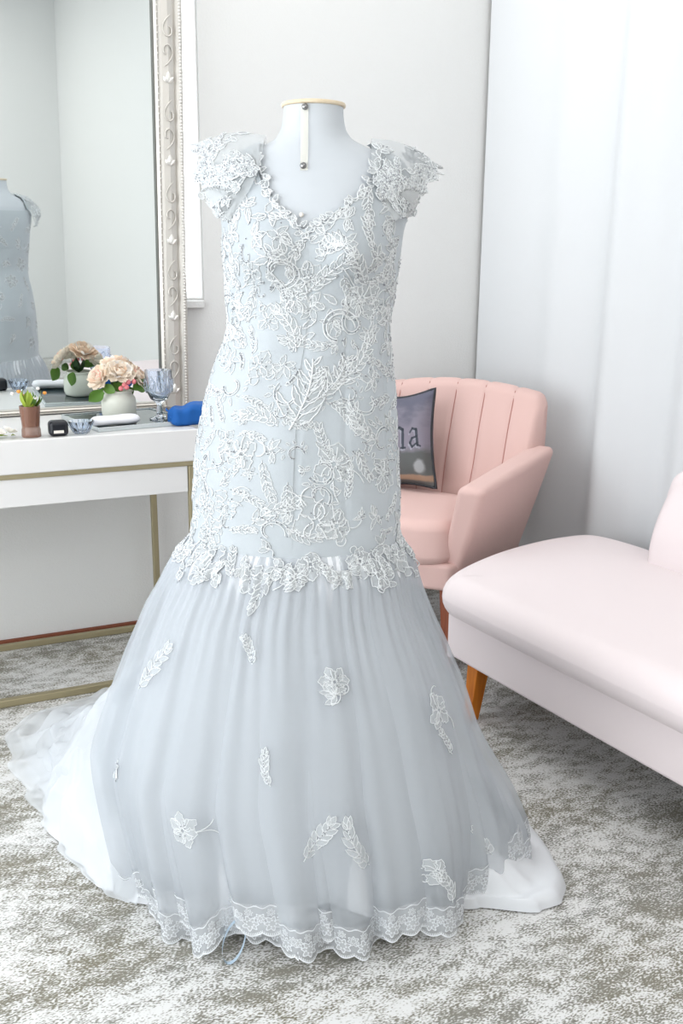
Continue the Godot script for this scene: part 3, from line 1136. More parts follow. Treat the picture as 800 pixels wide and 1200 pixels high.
func folds(phi: float, layer: int) -> float:
	var p := layer * 1.7
	var s := 0.9 * sin(phi * 9.0 + 0.6 + p) + 0.7 * sin(phi * 15.0 + 2.1 + 2.0 * p + 0.8 * sin(phi * 3.0)) + 0.45 * sin(phi * 26.0 + 1.1 + p) + 0.22 * sin(phi * 43.0 + p)
	return s - 0.25 * s * absf(s)

func hem_y(phi: float, layer: int) -> float:
	return 0.034 * exp(-((fposmod(phi, TAU) - (TAU - 0.36)) / 0.085) ** 2) + 0.030 * exp(-((fposmod(phi, TAU) - 1.62) / 0.35) ** 2) + 0.016 + 0.012 * sin(phi * 3.0 + 1.0 + layer) + 0.008 * sin(phi * 8.0 + 2.0) + layer * 0.030 + 0.006

func skirt(phi: float, y: float, layer: int, off := 0.0) -> Vector3:
	var r := row(lut_s, y)
	var q := clampf((0.715 - y) / 0.70, 0.0, 1.0)
	var k := 1.0
	if layer == 1: k = 1.0 - 0.035 * smoothstep(0.0, 0.2, q)
	if layer == 2: k = 1.0 - 0.125 * smoothstep(0.0, 0.22, q)
	var s := sin(phi)
	var c := cos(phi)
	var amp := 0.0026 * smoothstep(0.0, 0.06, q) + 0.017 * q ** 1.1 + 0.012 * q ** 6
	if layer == 2: amp *= 0.6
	var d := folds(phi, layer) * amp
	# gathers right under the seam
	d += 0.0022 * sin(phi * 70.0 + layer) * smoothstep(0.0, 0.05, q) * smoothstep(0.5, 0.1, q)
	var bulge := exp(-((fposmod(phi, TAU) - 1.62) / 0.40) ** 2) * smoothstep(0.34, 0.04, y)
	if layer < 2: d += 0.085 * bulge
	var a := r.y * k + d + off
	var b := (r.z if c > 0 else r.w) * k + d + off
	return Vector3(r.x + a * s, y, b * c)

func surface_normal(f: Callable, u: float, v: float, du: float, dv: float) -> Vector3:
	var a: Vector3 = f.call(u + du, v) - f.call(u - du, v)
	var b: Vector3 = f.call(u, v + dv) - f.call(u, v - dv)
	return a.cross(b).normalized()

# ---------------------------------------------------------------- lace motifs in the plane (metres)
func lens(base: Vector2, dir: float, length: float, width: float, ruffle := 0.0, bend := 0.0, n := 11) -> PackedVector2Array:
	var out := PackedVector2Array()
	for s in [1.0, -1.0]:
		for i in n:
			var t := float(i) / (n - 1)
			if s < 0:
				if i == 0 or i == n - 1: continue
				t = 1.0 - t
			var w: float = width * 0.5 * s * sin(PI * t ** 0.85) ** 0.8 * (1.0 + ruffle * sin(t * 19.0 + s))
			var p := Vector2(t * length, w + bend * t * t * length)
			out.append(base + p.rotated(dir))
	return out

func motif(kind: String, size: float) -> Dictionary:
	var cords := []
	var fills := []
	var bd := PackedVector2Array()
	if kind == "flower":
		var n := rng.randi_range(4, 6)
		var a0 := rng.randf() * TAU
		for i in n:
			var a := a0 + TAU * i / n + rng.randf_range(-0.28, 0.28)
			var l := size * rng.randf_range(0.34, 0.56)
			fills.append(lens(Vector2.from_angle(a) * size * 0.06, a, l, size * rng.randf_range(0.30, 0.46), 0.20, rng.randf_range(-0.35, 0.35), 15))
			var vein := PackedVector2Array()
			var sw := rng.randf_range(-0.8, 0.8)
			for j in 7: vein.append(Vector2.from_angle(a + sw * (j / 6.0) ** 2) * (size * 0.05 + l * 0.8 * j / 6.0))
			cords.append(vein)
			bd.append(Vector2.from_angle(a) * size * 0.14)
			bd.append(Vector2.from_angle(a + 0.2) * size * 0.22)
		# tendrils that run away from the flower
		for k in 2:
			var path := PackedVector2Array()
			var a := rng.randf() * TAU
			var p := Vector2.from_angle(a) * size * 0.4
			var cur := rng.randf_range(-0.45, 0.45)
			for j in 12:
				path.append(p)
				p += Vector2.from_angle(a) * size * 0.05
				a += cur
			cords.append(path)
	elif kind == "spray":
		var spine := PackedVector2Array()
		var bend := rng.randf_range(-0.7, 0.7)
		var p := Vector2(0, -size * 0.5)
		var n := 12
		for i in n + 1:
			spine.append(p)
			p += Vector2(0, size / n).rotated(bend * (i / float(n) - 0.3) * 1.6)
		cords.append(spine)
		for i in range(1, n, 2):
			for s in [1.0, -1.0]:
				var d: float = (spine[i + 1] - spine[i]).angle() + s * rng.randf_range(0.6, 0.95)
				var l := size * rng.randf_range(0.22, 0.32) * (1.0 - 0.4 * absf(i / float(n) - 0.4))
				fills.append(lens(spine[i], d, l, l * 0.42, 0.10, -s * 0.25, 9))
			bd.append(spine[i])
			bd.append(spine[i + 1])
		fills.append(lens(spine[n - 1], (spine[n] - spine[n - 1]).angle(), size * 0.26, size * 0.12, 0.1, 0.0, 9))
	elif kind == "feather":
		var spine := PackedVector2Array()
		for i in 13:
			var t := i / 12.0
			spine.append(Vector2(size * 0.16 * sin(t * 2.2) - size * 0.05, size * (t - 0.5)))
		cords.append(spine)
		for i in range(1, 12):
			bd.append(spine[i])
			bd.append((spine[i] + spine[i - 1]) * 0.5)
			var s := 1.0 if i % 2 == 0 else -1.0
			var l := size * (0.50 - 0.03 * i) * rng.randf_range(0.85, 1.1)
			fills.append(lens(spine[i], PI * 0.5 + s * rng.randf_range(0.75, 1.25) + (PI if i < 6 and s > 0 else 0.0) * 0.0, l, l * 0.27, 0.14, s * -0.3, 12))
	elif kind == "scroll":
		var a0 := rng.randf() * TAU
		for k in 2:
			var path := PackedVector2Array()
			for i in 26:
				var t := i / 25.0
				var th := a0 + t * 4.4
				var r := size * (0.46 - k * 0.10) * (1.0 - 0.55 * t)
				path.append(Vector2(cos(th) * r, sin(th) * r * 1.15))
				if k == 0 and i % 2 == 0: bd.append(path[i] * 0.9)
			cords.append(path)
		for i in 6:
			var th := a0 + 0.4 + i * 0.55
			fills.append(lens(Vector2(cos(th), sin(th) * 1.15) * size * 0.46, th + rng.randf_range(-0.2, 0.7), size * rng.randf_range(0.2, 0.34), size * 0.12, 0.12, 0.3, 9))
	elif kind == "tuft":
		for i in 7:
			var a := rng.randf() * TAU
			fills.append(lens(Vector2.from_angle(a + 1.2) * size * 0.1 * rng.randf(), a, size * rng.randf_range(0.28, 0.5), size * rng.randf_range(0.13, 0.22), 0.15, rng.randf_range(-0.5, 0.5), 9))
		for i in 5: bd.append(Vector2(rng.randf_range(-0.3, 0.3), rng.randf_range(-0.3, 0.3)) * size)
	else:  # edge: a run of petals along x for hems and necklines
		for i in 4:
			var x := size * (i / 3.0 - 0.5)
			fills.append(lens(Vector2(x, 0.0), rng.randf_range(-0.5, 3.6), size * 0.34, size * 0.20, 0.16, 0.3, 9))
			bd.append(Vector2(x + size * 0.1, 0))
		var path := PackedVector2Array()
		for i in 16: path.append(Vector2(size * (i / 15.0 - 0.5) * 1.1, size * 0.06 * sin(i * 1.3)))
		cords.append(path)
	return {"cords": cords, "fills": fills, "beads": bd}

# sews a motif on a surface: place(Vector2) -> [point, normal]; corded outlines and sheer, slightly domed petals
func sew(m: Dictionary, place: Callable, turn: float, cord := 0.00105, lift := 0.0012) -> ArrayMesh:
	var mb := MB.new()
	var sheer := MB.new()
	sew_into(mb, sheer, m, place, turn, cord, lift)
	return lace_mesh(mb, sheer)

func lace_mesh(mb: MB, sheer: MB) -> ArrayMesh:
	var am: ArrayMesh = mb.mesh(false)
	am.surface_set_material(0, M.lace_thread)
	if sheer.v.size():
		var tmp: ArrayMesh = sheer.mesh(false)
		am.add_surface_from_arrays(Mesh.PRIMITIVE_TRIANGLES, tmp.surface_get_arrays(0))
		am.surface_set_material(1, M.lace_fill)
	return am

func sew_into(mb: MB, sheer: MB, m: Dictionary, place: Callable, turn: float, cord: float, lift: float) -> void:
	for f in m.fills:
		var rim := PackedVector3Array()
		var mid := Vector2.ZERO
		for p in f: mid += p
		mid /= f.size()
		var b := sheer.v.size()
		var n: int = f.size()
		for p in f:
			var g: Array = place.call(p.rotated(turn))
			sheer.vert(g[0] + g[1] * 0.0005)
			rim.append(g[0] + g[1] * (cord * 0.7))
		for p in f:
			var g: Array = place.call(mid.lerp(p, 0.55).rotated(turn))
			sheer.vert(g[0] + g[1] * lift)
		var gm: Array = place.call(mid.rotated(turn))
		var c := sheer.vert(gm[0] + gm[1] * lift * 0.8)
		for i in n:
			var j := (i + 1) % n
			sheer.quad(b + i, b + n + i, b + n + j, b + j)
			sheer.tri(b + n + i, c, b + n + j)
		mb.tube(rim, cord, 5, 0.0, true)
	for path in m.cords:
		var pts := PackedVector3Array()
		for p in path:
			var g: Array = place.call(p.rotated(turn))
			pts.append(g[0] + g[1] * cord)
		mb.tube(pts, cord * 1.15, 5)
	for p in m.beads:
		if rng.randf() < 0.4: continue
		var g: Array = place.call(p.rotated(turn))
		beads.append(g[0] + g[1] * 0.0018)

func on_surface(f: Callable, u0: float, v0: float) -> Callable:
	# p.x runs round the body, p.y up it, both in metres from the anchor
	var du: float = (f.call(u0 + 0.01, v0) - f.call(u0 - 0.01, v0)).length() / 0.02
	var dv: float = (f.call(u0, v0 + 0.002) - f.call(u0, v0 - 0.002)).length() / 0.004
	return func(p: Vector2) -> Array:
		var u := u0 + p.x / du
		var v := v0 + p.y / dv
		return [f.call(u, v), surface_normal(f, u, v, 0.015, 0.003)]

func bodice_phi(x: float, y: float) -> float:
	var r := row(lut_t, y)
	return asin(clampf((x - r.x) / r.y, -0.98, 0.98))

func skirt_phi(x: float, y: float) -> float:
	var r := row(lut_s, y)
	return asin(clampf((x - r.x) / r.y, -0.98, 0.98))

func build_dress() -> void:
	lut_t = lut_fill(TORSO)
	lut_s = lut_fill(SKIRT)
	var rr := Vector3(cos(deg_to_rad(25.5)), 0, sin(deg_to_rad(25.5)))
	var toward := Vector3(-sin(deg_to_rad(25.5)), 0, cos(deg_to_rad(25.5)))
	var t := thing("wedding_dress", "white beaded lace mermaid wedding dress with cap sleeves, tulle skirt and train", "dress", Transform3D(Basis(rr, Vector3.UP, toward), AXIS))
	# ---- bodice, cut along the sweetheart neckline
	var nu := 220
	var nv := 190
	var mb := MB.new()
	var pts := PackedVector3Array()
	var keep := PackedFloat32Array()
	for j in nv:
		var y := lerpf(1.438, 0.700, j / float(nv - 1))
		for i in nu + 1:
			var p := bodice(TAU * i / nu, y)
			pts.append(p)
			keep.append(neckline(p))
	for p in pts: mb.vert(p, Vector2(p.x, p.y))
	var cut_of := {}
	var w := nu + 1
	for j in nv - 1:
		for i in nu:
			var q := [j * w + i, j * w + i + 1, (j + 1) * w + i + 1, (j + 1) * w + i]
			for tr in [[q[0], q[1], q[2]], [q[0], q[2], q[3]]]:
				var ins: Array[int] = []
				for k in 3:
					var a: int = tr[k]
					var b: int = tr[(k + 1) % 3]
					if keep[a] >= 0: ins.append(a)
					if (keep[a] >= 0) != (keep[b] >= 0):
						var key := Vector2i(mini(a, b), maxi(a, b))
						if not cut_of.has(key):
							var f := keep[a] / (keep[a] - keep[b])
							cut_of[key] = mb.vert(pts[a].lerp(pts[b], f))
						ins.append(cut_of[key])
				for k in range(1, ins.size() - 1):
					mb.tri(ins[0], ins[k], ins[k + 1])
	put("bodice", mb, M.bodice_cloth, t)
	# ---- skirt: satin lining, two layers of tulle with a lace border
	for layer in [2, 1, 0]:
		var g := PackedVector3Array()
		var nphi := 420 if layer < 2 else 200
		var rows := 60
		for j in rows + 1:
			for i in nphi:
				var phi := TAU * i / nphi
				var h := hem_y(phi, layer)
				if layer == 2: h = 0.050 + 0.026 * sin(phi * 4.0 + 0.7) + 0.012 * sin(phi * 9.0)
				g.append(skirt(phi, lerpf(0.722, h, (j / float(rows)) ** 0.9), layer))
		var m := MB.new()
		m.grid(g, nphi, rows + 1, true)
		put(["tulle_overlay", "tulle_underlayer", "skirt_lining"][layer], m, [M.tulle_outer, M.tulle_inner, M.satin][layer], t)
		if layer == 2: continue
		# lace border on the hem
		var bp := PackedVector3Array()
		var uvs := PackedVector2Array()
		var nb := 700
		var arc := 0.0
		var prev := skirt(0, 0.03, layer)
		for i in nb + 1:
			var phi := TAU * i / nb
			var here := skirt(phi, 0.03, layer)
			arc += here.distance_to(prev)
			prev = here
			for j in 7:
				var v := j / 6.0
				var y := hem_y(phi, layer) + 0.052 - 0.066 * v
				bp.append(skirt(phi, y, layer, 0.0016))
				uvs.append(Vector2(arc / 0.082, v))
		var bm := MB.new()
		bm.grid(bp, 7, nb + 1, false, uvs)
		put("hem_lace", bm, M.hem_lace, t)
	build_train(t)
	build_lace(t)
	# ribbon loop that hangs out under the hem and rests on the carpet
	var loop := MB.new()
	var lp := PackedVector3Array()
	for i in 41:
		var a := -PI * 0.5 + TAU * i / 40.0
		var c := Vector3(-0.140 + 0.018 * cos(a) + 0.012 * (1.0 + sin(a)), 0.040 + 0.038 * sin(a), 0.282 + 0.012 * cos(a + 0.8))
		var out := Vector3(0.25, 0.1, 1.0).normalized() * 0.0045
		lp.append(c - out)
		lp.append(c + out)
	loop.grid(lp, 2, 41)
	put("ribbon_loop", loop.mesh(false), M.ribbon_blue, t)

func polar(tab: Array, phi: float) -> float:
	# tab: [angle, value] round the back, angles rising from +1 (right front) to 2 pi - 1 (left front)
	for i in tab.size() - 1:
		if phi <= tab[i + 1][0]:
			var f := clampf((phi - tab[i][0]) / (tab[i + 1][0] - tab[i][0]), 0, 1)
			f = f * f * (3.0 - 2.0 * f)
			return lerpf(tab[i][1], tab[i + 1][1], f)
	return tab[tab.size() - 1][1]

func build_train(t: Node3D) -> void:
	var nz := FastNoiseLite.new()
	nz.seed = 9
	nz.frequency = 5.0
	nz.fractal_octaves = 3
	var nz2 := FastNoiseLite.new()
	nz2.seed = 12
	nz2.frequency = 9.0
	nz2.fractal_octaves = 3
	# satin
	var R := [[1.10, 0.31], [1.19, 0.36], [1.26, 0.475], [1.35, 0.515], [1.45, 0.525], [1.60, 0.515], [1.9, 0.51], [2.4, 0.60], [3.14, 0.72], [3.75, 0.73], [4.10, 0.78], [4.25, 0.73], [4.36, 0.67], [4.48, 0.61], [4.62, 0.53], [4.76, 0.465], [4.86, 0.44], [5.0, 0.38], [5.2, 0.31]]
	var a0 := 1.10
	var a1 := 5.2
	var na := 260
	var nr := 46
	var g := PackedVector3Array()
	for j in nr + 1:
		var s := j / float(nr)
		for i in na + 1:
			var phi := lerpf(a0, a1, i / float(na))
			var rad := polar(R, phi)
			var start := skirt(phi, 0.44, 2)
			var r0 := Vector2(start.x, start.z).length()
			var left := smoothstep(3.6, 4.3, phi)
			var fade := smoothstep(0.0, 0.25, s) * smoothstep(1.0, 0.90, s)
			var r := lerpf(minf(r0, rad * 0.8), rad, s ** 0.85)
			var y := (lerpf(0.33, 0.44, smoothstep(2.0, 3.0, phi)) - 0.16 * smoothstep(3.9, 4.4, phi)) * (1.0 - s) ** 2.1
			# the cloth's pile: gathers that run outwards, crumpled more on the left
			var ru := sin(phi * 9.0 + 1.5 * sin(phi * 4.0) + s * 2.0)
			y += fade * (0.020 + 0.045 * left) * (0.7 + 0.7 * nz.get_noise_3d(sin(phi) * r * 0.45, s * 0.2, cos(phi) * r * 0.45) + 0.25 * ru)
			r += fade * 0.015 * nz.get_noise_3d(phi * 0.3, s * 0.3, 3.0)
			# rolled edge
			y += left * 0.075 * exp(-((phi - 4.42) / 0.40) ** 2) * exp(-((r - 0.50) / 0.10) ** 2) * smoothstep(0.35, 0.7, s) * smoothstep(1.0, 0.8, s)
			if s > 0.72:
				var e := (s - 0.72) / 0.28
				var h := 0.024 + 0.010 * nz.get_noise_2d(phi * 0.4, 5.0) + 0.014 * exp(-((phi - 1.40) / 0.2) ** 2)
				y = lerpf(y, (h + 0.35 * y * (1.0 - e)) * sqrt(maxf(0.0, 1.0 - e * e)) + 0.003, smoothstep(0.0, 0.75, e))
			g.append(Vector3(sin(phi) * r - 0.0, maxf(y, 0.003), cos(phi) * r))
	var m := MB.new()
	m.grid(g, na + 1, nr + 1)
	put("satin_train", m.mesh(false), M.satin, t)
	# tulle, crumpled layers that run out further on the left
	for layer in 3:
		var T := [[2.2, 0.50], [2.5, 0.62], [2.8, 0.78], [3.3, 0.93], [3.65, 0.975], [3.85, 1.055], [4.0, 1.06], [4.10, 1.02], [4.21, 0.89], [4.33, 0.74], [4.45, 0.635], [4.60, 0.55], [4.78, 0.47], [4.95, 0.42], [5.1, 0.36]]
		g = PackedVector3Array()
		na = 300
		nr = 70
		for j in nr + 1:
			var s := j / float(nr)
			for i in na + 1:
				var phi := lerpf(2.2, 5.1, i / float(na))
				var rad := polar(T, phi) * (1.0 - 0.07 * layer) + 0.010 * nz.get_noise_2d(phi * 0.7, 7.0 * layer)
				var start := skirt(phi, 0.40, 0)
				var r0 := Vector2(start.x, start.z).length()
				var r := lerpf(minf(r0, rad * 0.85), rad, s ** 0.9)
				var fade := smoothstep(0.0, 0.2, s) * smoothstep(1.02, 0.86, s)
				var left := smoothstep(2.6, 3.6, phi)
				var x := sin(phi) * r
				var z := cos(phi) * r
				# swirling creases round the pile and soft lumps
				var warp := nz.get_noise_3d(x * 0.45, layer * 2.0, z * 0.45) * 5.0
				var crease := sin(r * 34.0 + phi * 4.0 + warp * 2.4 + layer * 2.1) * 0.5 + sin(r * 61.0 - phi * 6.0 + warp * 3.0 + layer) * 0.22
				var lump := nz.get_noise_3d(x * 0.40 + 3.0, 4.0 + layer, z * 0.40)
				var y := 0.39 * (1.0 - s) ** 2.2 + fade * left * (0.034 + 0.020 * layer + 0.016 * crease + 0.05 * lump) + 0.004
				y += fade * 0.085 * exp(-((phi - 4.42) / 0.42) ** 2) * exp(-((r - 0.50) / 0.11) ** 2) * smoothstep(0.2, 0.5, s)
				if s > 0.9: y = lerpf(y, 0.006, smoothstep(0.9, 1.0, s) * 0.8)
				g.append(Vector3(x, maxf(y, 0.004), z))
		m = MB.new()
		m.grid(g, na + 1, nr + 1)
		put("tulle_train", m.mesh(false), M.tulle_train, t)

# ---- cap sleeves: a patch between the strap line and the flared edge
func sleeve_point(side: float, u: float, v: float) -> Vector3:
	var inn: Array
	var outr: Array
	if side < 0:
		inn = [Vector3(-0.132, 1.292, 0.066), Vector3(-0.083, 1.362, 0.090), Vector3(-0.074, 1.434, 0.010), Vector3(-0.083, 1.362, -0.094), Vector3(-0.135, 1.29, -0.088)]
		outr = [Vector3(-0.158, 1.298, 0.030), Vector3(-0.182, 1.352, 0.040), Vector3(-0.190, 1.417, 0.0), Vector3(-0.184, 1.355, -0.065), Vector3(-0.158, 1.29, -0.05)]
	else:
		inn = [Vector3(0.146, 1.292, 0.066), Vector3(0.108, 1.362, 0.084), Vector3(0.106, 1.430, 0.012), Vector3(0.104, 1.362, -0.094), Vector3(0.146, 1.29, -0.088)]
		outr = [Vector3(0.172, 1.300, 0.030), Vector3(0.194, 1.348, 0.040), Vector3(0.214, 1.388, 0.0), Vector3(0.196, 1.345, -0.065), Vector3(0.172, 1.29, -0.05)]
	var q := clampf(u, 0, 1) * 4.0
	var i := mini(int(q), 3)
	var f := q - i
	var a: Vector3 = inn[i].cubic_interpolate(inn[i + 1], inn[maxi(i - 1, 0)], inn[mini(i + 2, 4)], f)
	var b: Vector3 = outr[i].cubic_interpolate(outr[i + 1], outr[maxi(i - 1, 0)], outr[mini(i + 2, 4)], f)
	var p := a.lerp(b, v)
	var up := Vector3(side * 0.35, 0.45 + 0.4 * sin(PI * clampf(u, 0, 1)), cos(PI * clampf(u, 0, 1)) * 0.9).normalized()
	return p + up * (0.012 * sin(PI * clampf(v, 0, 1)) + 0.003 * sin(u * 40.0) * v + 0.003)

func build_lace(t: Node3D) -> void:
	var fb := func(u: float, v: float) -> Vector3: return bodice(u, v)
	var fs := func(u: float, v: float) -> Vector3: return skirt(u, v, 0, 0.0015)
	var add_b := func(kind: String, size: float, x: float, y: float, turn: float, cord: float) -> void:
		put("lace_applique", sew(motif(kind, size), on_surface(fb, bodice_phi(x, y), y), turn, cord, 0.0016), null, t)
	# the large motifs of the front
	for q in [["feather", 0.125, -0.012, 1.005, -0.12, 0.0015], ["feather", 0.085, 0.045, 1.035, -0.5, 0.0013], ["flower", 0.062, -0.021, 1.165, 0.0, 0.0012], ["scroll", 0.085, 0.051, 1.112, 0.6, 0.0013],
		["spray", 0.085, -0.030, 1.115, 0.4, 0.0012], ["flower", 0.072, -0.114, 0.899, 0.0, 0.0012], ["flower", 0.085, 0.015, 0.783, 0.0, 0.0013], ["flower", 0.075, 0.045, 0.885, 0.0, 0.0011],
		["spray", 0.09, 0.095, 0.945, 0.9, 0.0011], ["spray", 0.10, 0.082, 1.055, -0.9, 0.0012], ["spray", 0.08, -0.085, 0.965, 1.2, 0.0012], ["spray", 0.09, -0.060, 0.80, -1.0, 0.0011],
		["scroll", 0.075, -0.045, 1.21, 1.0, 0.0012], ["spray", 0.09, 0.035, 1.205, -0.8, 0.0012], ["spray", 0.08, 0.085, 1.215, 0.5, 0.0012], ["flower", 0.07, 0.09, 1.165, 0.0, 0.0011]]:
		add_b.call(q[0], q[1], q[2], q[3], q[4], q[5])
	# both bust cups and the sides are closely covered
	for i in 12:
		var y := 1.335 - i * 0.022
		add_b.call("tuft", 0.055, -0.128 - 0.012 * sin(i * 2.0), y, rng.randf() * 6.0, 0.00115)
	for i in 9:
		var y := 1.32 - i * 0.024
		add_b.call("tuft", 0.05, 0.135 + 0.008 * sin(i * 2.3), y, rng.randf() * 6.0, 0.00105)
	for q in [[-0.10, 1.315], [-0.065, 1.30], [-0.085, 1.265], [-0.045, 1.265], [-0.02, 1.235], [-0.06, 1.235], [0.03, 1.27], [0.065, 1.295], [0.10, 1.315], [0.06, 1.25], [0.10, 1.27], [0.03, 1.235], [0.115, 1.235]]:
		add_b.call("spray" if rng.randf() < 0.5 else "tuft", 0.062, q[0], q[1], rng.randf() * 6.0, 0.00115)
	# edge of the neckline
	var nl := [[-0.076, 1.372], [-0.074, 1.35], [-0.060, 1.328], [-0.043, 1.311], [-0.028, 1.294], [-0.012, 1.277], [0.008, 1.276], [0.028, 1.291], [0.048, 1.306], [0.068, 1.320], [0.088, 1.334], [0.103, 1.350], [0.112, 1.372], [-0.088, 1.392], [0.118, 1.392]]
	for i in nl.size():
		var ang: float = (-0.75 if nl[i][0] < 0 else 0.65)
		add_b.call("edge", 0.04, nl[i][0], nl[i][1] - 0.003, ang + rng.randf_range(-0.3, 0.3), 0.00115)
	# all-over: scattered sprays and flowers down to the seam
	var done: Array[Vector2] = []
	var tries := 0
	while done.size() < 92 and tries < 4000:
		tries += 1
		var phi := rng.randf_range(-1.75, 1.75)
		var y := rng.randf_range(0.745, 1.21)
		if absf(phi) < 0.95 and rng.randf() < 0.35: continue
		var here := Vector2(phi * 0.165, y)
		var ok := true
		for d in done:
			if d.distance_to(here) < 0.043: ok = false
		if not ok: continue
		done.append(here)
		var kind: String = ["spray", "flower", "tuft", "spray", "scroll"][rng.randi() % 5]
		put("lace_applique", sew(motif(kind, rng.randf_range(0.045, 0.068)), on_surface(fb, phi, y), rng.randf() * TAU, 0.00095, 0.0012), null, t)
	# the back of the bodice
	for i in 26:
		var phi := PI + (-1.1 + 2.2 * ((i * 7) % 26) / 25.0)
		var y := 0.77 + 0.56 * i / 25.0
		put("lace_applique", sew(motif(["spray", "flower", "tuft"][i % 3], 0.062), on_surface(fb, phi, y), rng.randf() * TAU, 0.0010, 0.0013), null, t)
	# small sprigs in the gaps
	var small: Array[Vector2] = []
	tries = 0
	while small.size() < 64 and tries < 6000:
		tries += 1
		var phi := rng.randf_range(-1.6, 1.6)
		var y := rng.randf_range(0.75, 1.26)
		var here := Vector2(phi * 0.165, y)
		var ok := true
		for d in done:
			if d.distance_to(here) < 0.027: ok = false
		for d in small:
			if d.distance_to(here) < 0.030: ok = false
		if not ok: continue
		small.append(here)
		put("lace_applique", sew(motif(["spray", "tuft", "scroll"][rng.randi() % 3], rng.randf_range(0.028, 0.042)), on_surface(fb, phi, y), rng.randf() * TAU, 0.0007, 0.0009), null, t)
	# thick garland on the seam between bodice and skirt
	var fj := func(u: float, v: float) -> Vector3:
		if v > 0.722: return bodice(u, v, 0.001)
		return skirt(u, v, 0, 0.003)
	for i in 32:
		var phi := -1.75 + 3.5 * i / 31.0
		var y := 0.712 + 0.016 * sin(i * 1.9) + rng.randf_range(-0.012, 0.012) - 0.012 * cos(phi)
		put("lace_applique", sew(motif(["tuft", "flower", "edge", "spray"][i % 4], rng.randf_range(0.045, 0.068)), on_surface(fj, phi, y), rng.randf() * TAU, 0.0009, 0.0016), null, t)
	for q in [["spray", 0.085, -0.075, 0.672, 2.7], ["flower", 0.06, 0.13, 0.682, 3.4], ["tuft", 0.06, 0.06, 0.690, 0.0], ["tuft", 0.06, -0.16, 0.685, 2.9], ["flower", 0.05, -0.02, 0.69, 3.0]]:
		put("lace_applique", sew(motif(q[0], q[1]), on_surface(fj, skirt_phi(q[2], q[3]), q[3]), q[4], 0.0009, 0.0014), null, t)
	# single motifs on the tulle
	for q in [["spray", 0.10, -0.285, 0.502, -0.4], ["flower", 0.055, 0.048, 0.512, 0.0], ["tuft", 0.05, 0.050, 0.490, 1.0], ["flower", 0.07, 0.246, 0.42, 0.0], ["spray", 0.06, 0.262, 0.36, 0.3], ["spray", 0.06, -0.069, 0.367, 0.4], ["spray", 0.09, 0.022, 0.240, -0.8], ["spray", 0.10, 0.090, 0.222, 0.5],
		["flower", 0.06, 0.228, 0.150, 0.0], ["spray", 0.07, 0.245, 0.115, 0.2], ["flower", 0.06, -0.211, 0.247, 0.0], ["spray", 0.05, -0.101, 0.562, 0.3], ["tuft", 0.05, -0.37, 0.30, 0.3], ["spray", 0.07, 0.33, 0.14, 0.5], ["tuft", 0.05, -0.12, 0.10, 0.5]]:
		put("lace_applique", sew(motif(q[0], q[1]), on_surface(fs, skirt_phi(q[2], q[3]), q[3]), q[4], 0.0008, 0.0011), null, t)
	# cap sleeves
	for side in [-1.0, 1.0]:
		var g := PackedVector3Array()
		for j in 13:
			for i in 49:
				g.append(sleeve_point(side, i / 48.0, j / 12.0 * (0.96 + 0.05 * sin(i * 1.7))))
		var m := MB.new()
		m.grid(g, 49, 13)
		var sl := put("cap_sleeve", m.mesh(false), M.lace_fill, t)
		var fp := func(u: float, v: float) -> Vector3: return sleeve_point(side, u, v)
		var threads := MB.new()
		var sheets := MB.new()
		for k in 64:
			var u := rng.randf_range(0.04, 0.96)
			var v := rng.randf_range(0.05, 1.0)
			if k >= 34:
				u = rng.randf_range(0.0, 0.32)
			if k < 14:
				u = 0.03 + 0.94 * k / 13.0
				v = 0.93
			var du: float = (sleeve_point(side, u + 0.02, v) - sleeve_point(side, u - 0.02, v)).length() / 0.04
			var place := func(p: Vector2) -> Array:
				var uu := u + p.x / maxf(du, 0.1)
				var vv := v + p.y / 0.10
				var n: Vector3 = surface_normal(fp, clampf(uu, 0.03, 0.97), clampf(vv, 0.05, 0.95), 0.015, 0.04) * -side
				if n.y < -0.2: n = -n
				return [sleeve_point(side, uu, vv) + n * 0.001, n]
			sew_into(threads, sheets, motif(["tuft", "spray", "tuft", "edge"][k % 4], rng.randf_range(0.035, 0.05)), place, rng.randf() * TAU, 0.0010, 0.0018)
		var so := put("sleeve_lace", lace_mesh(threads, sheets), null, sl)
		so.set_meta("kind", "stuff")
	# beads and crystals sewn along the lace
	var bm := MB.new()
	bm.lathe(PackedVector2Array([Vector2(0, -0.0013), Vector2(0.0011, -0.0007), Vector2(0.0013, 0.0), Vector2(0.0011, 0.0007), Vector2(0, 0.0013)]), 6)
	var mm := MultiMesh.new()
	mm.transform_format = MultiMesh.TRANSFORM_3D
	mm.mesh = bm.mesh()
	mm.instance_count = beads.size()
	for i in beads.size():
		mm.set_instance_transform(i, Transform3D(Basis.from_euler(Vector3(i * 0.7, i * 1.3, 0)), beads[i]))
	var mi := MultiMeshInstance3D.new()
	mi.name = "crystal_beads"
	mi.multimesh = mm
	mi.material_override = M.bead_crystal
	mi.set_meta("kind", "stuff")
	t.add_child(mi, true)

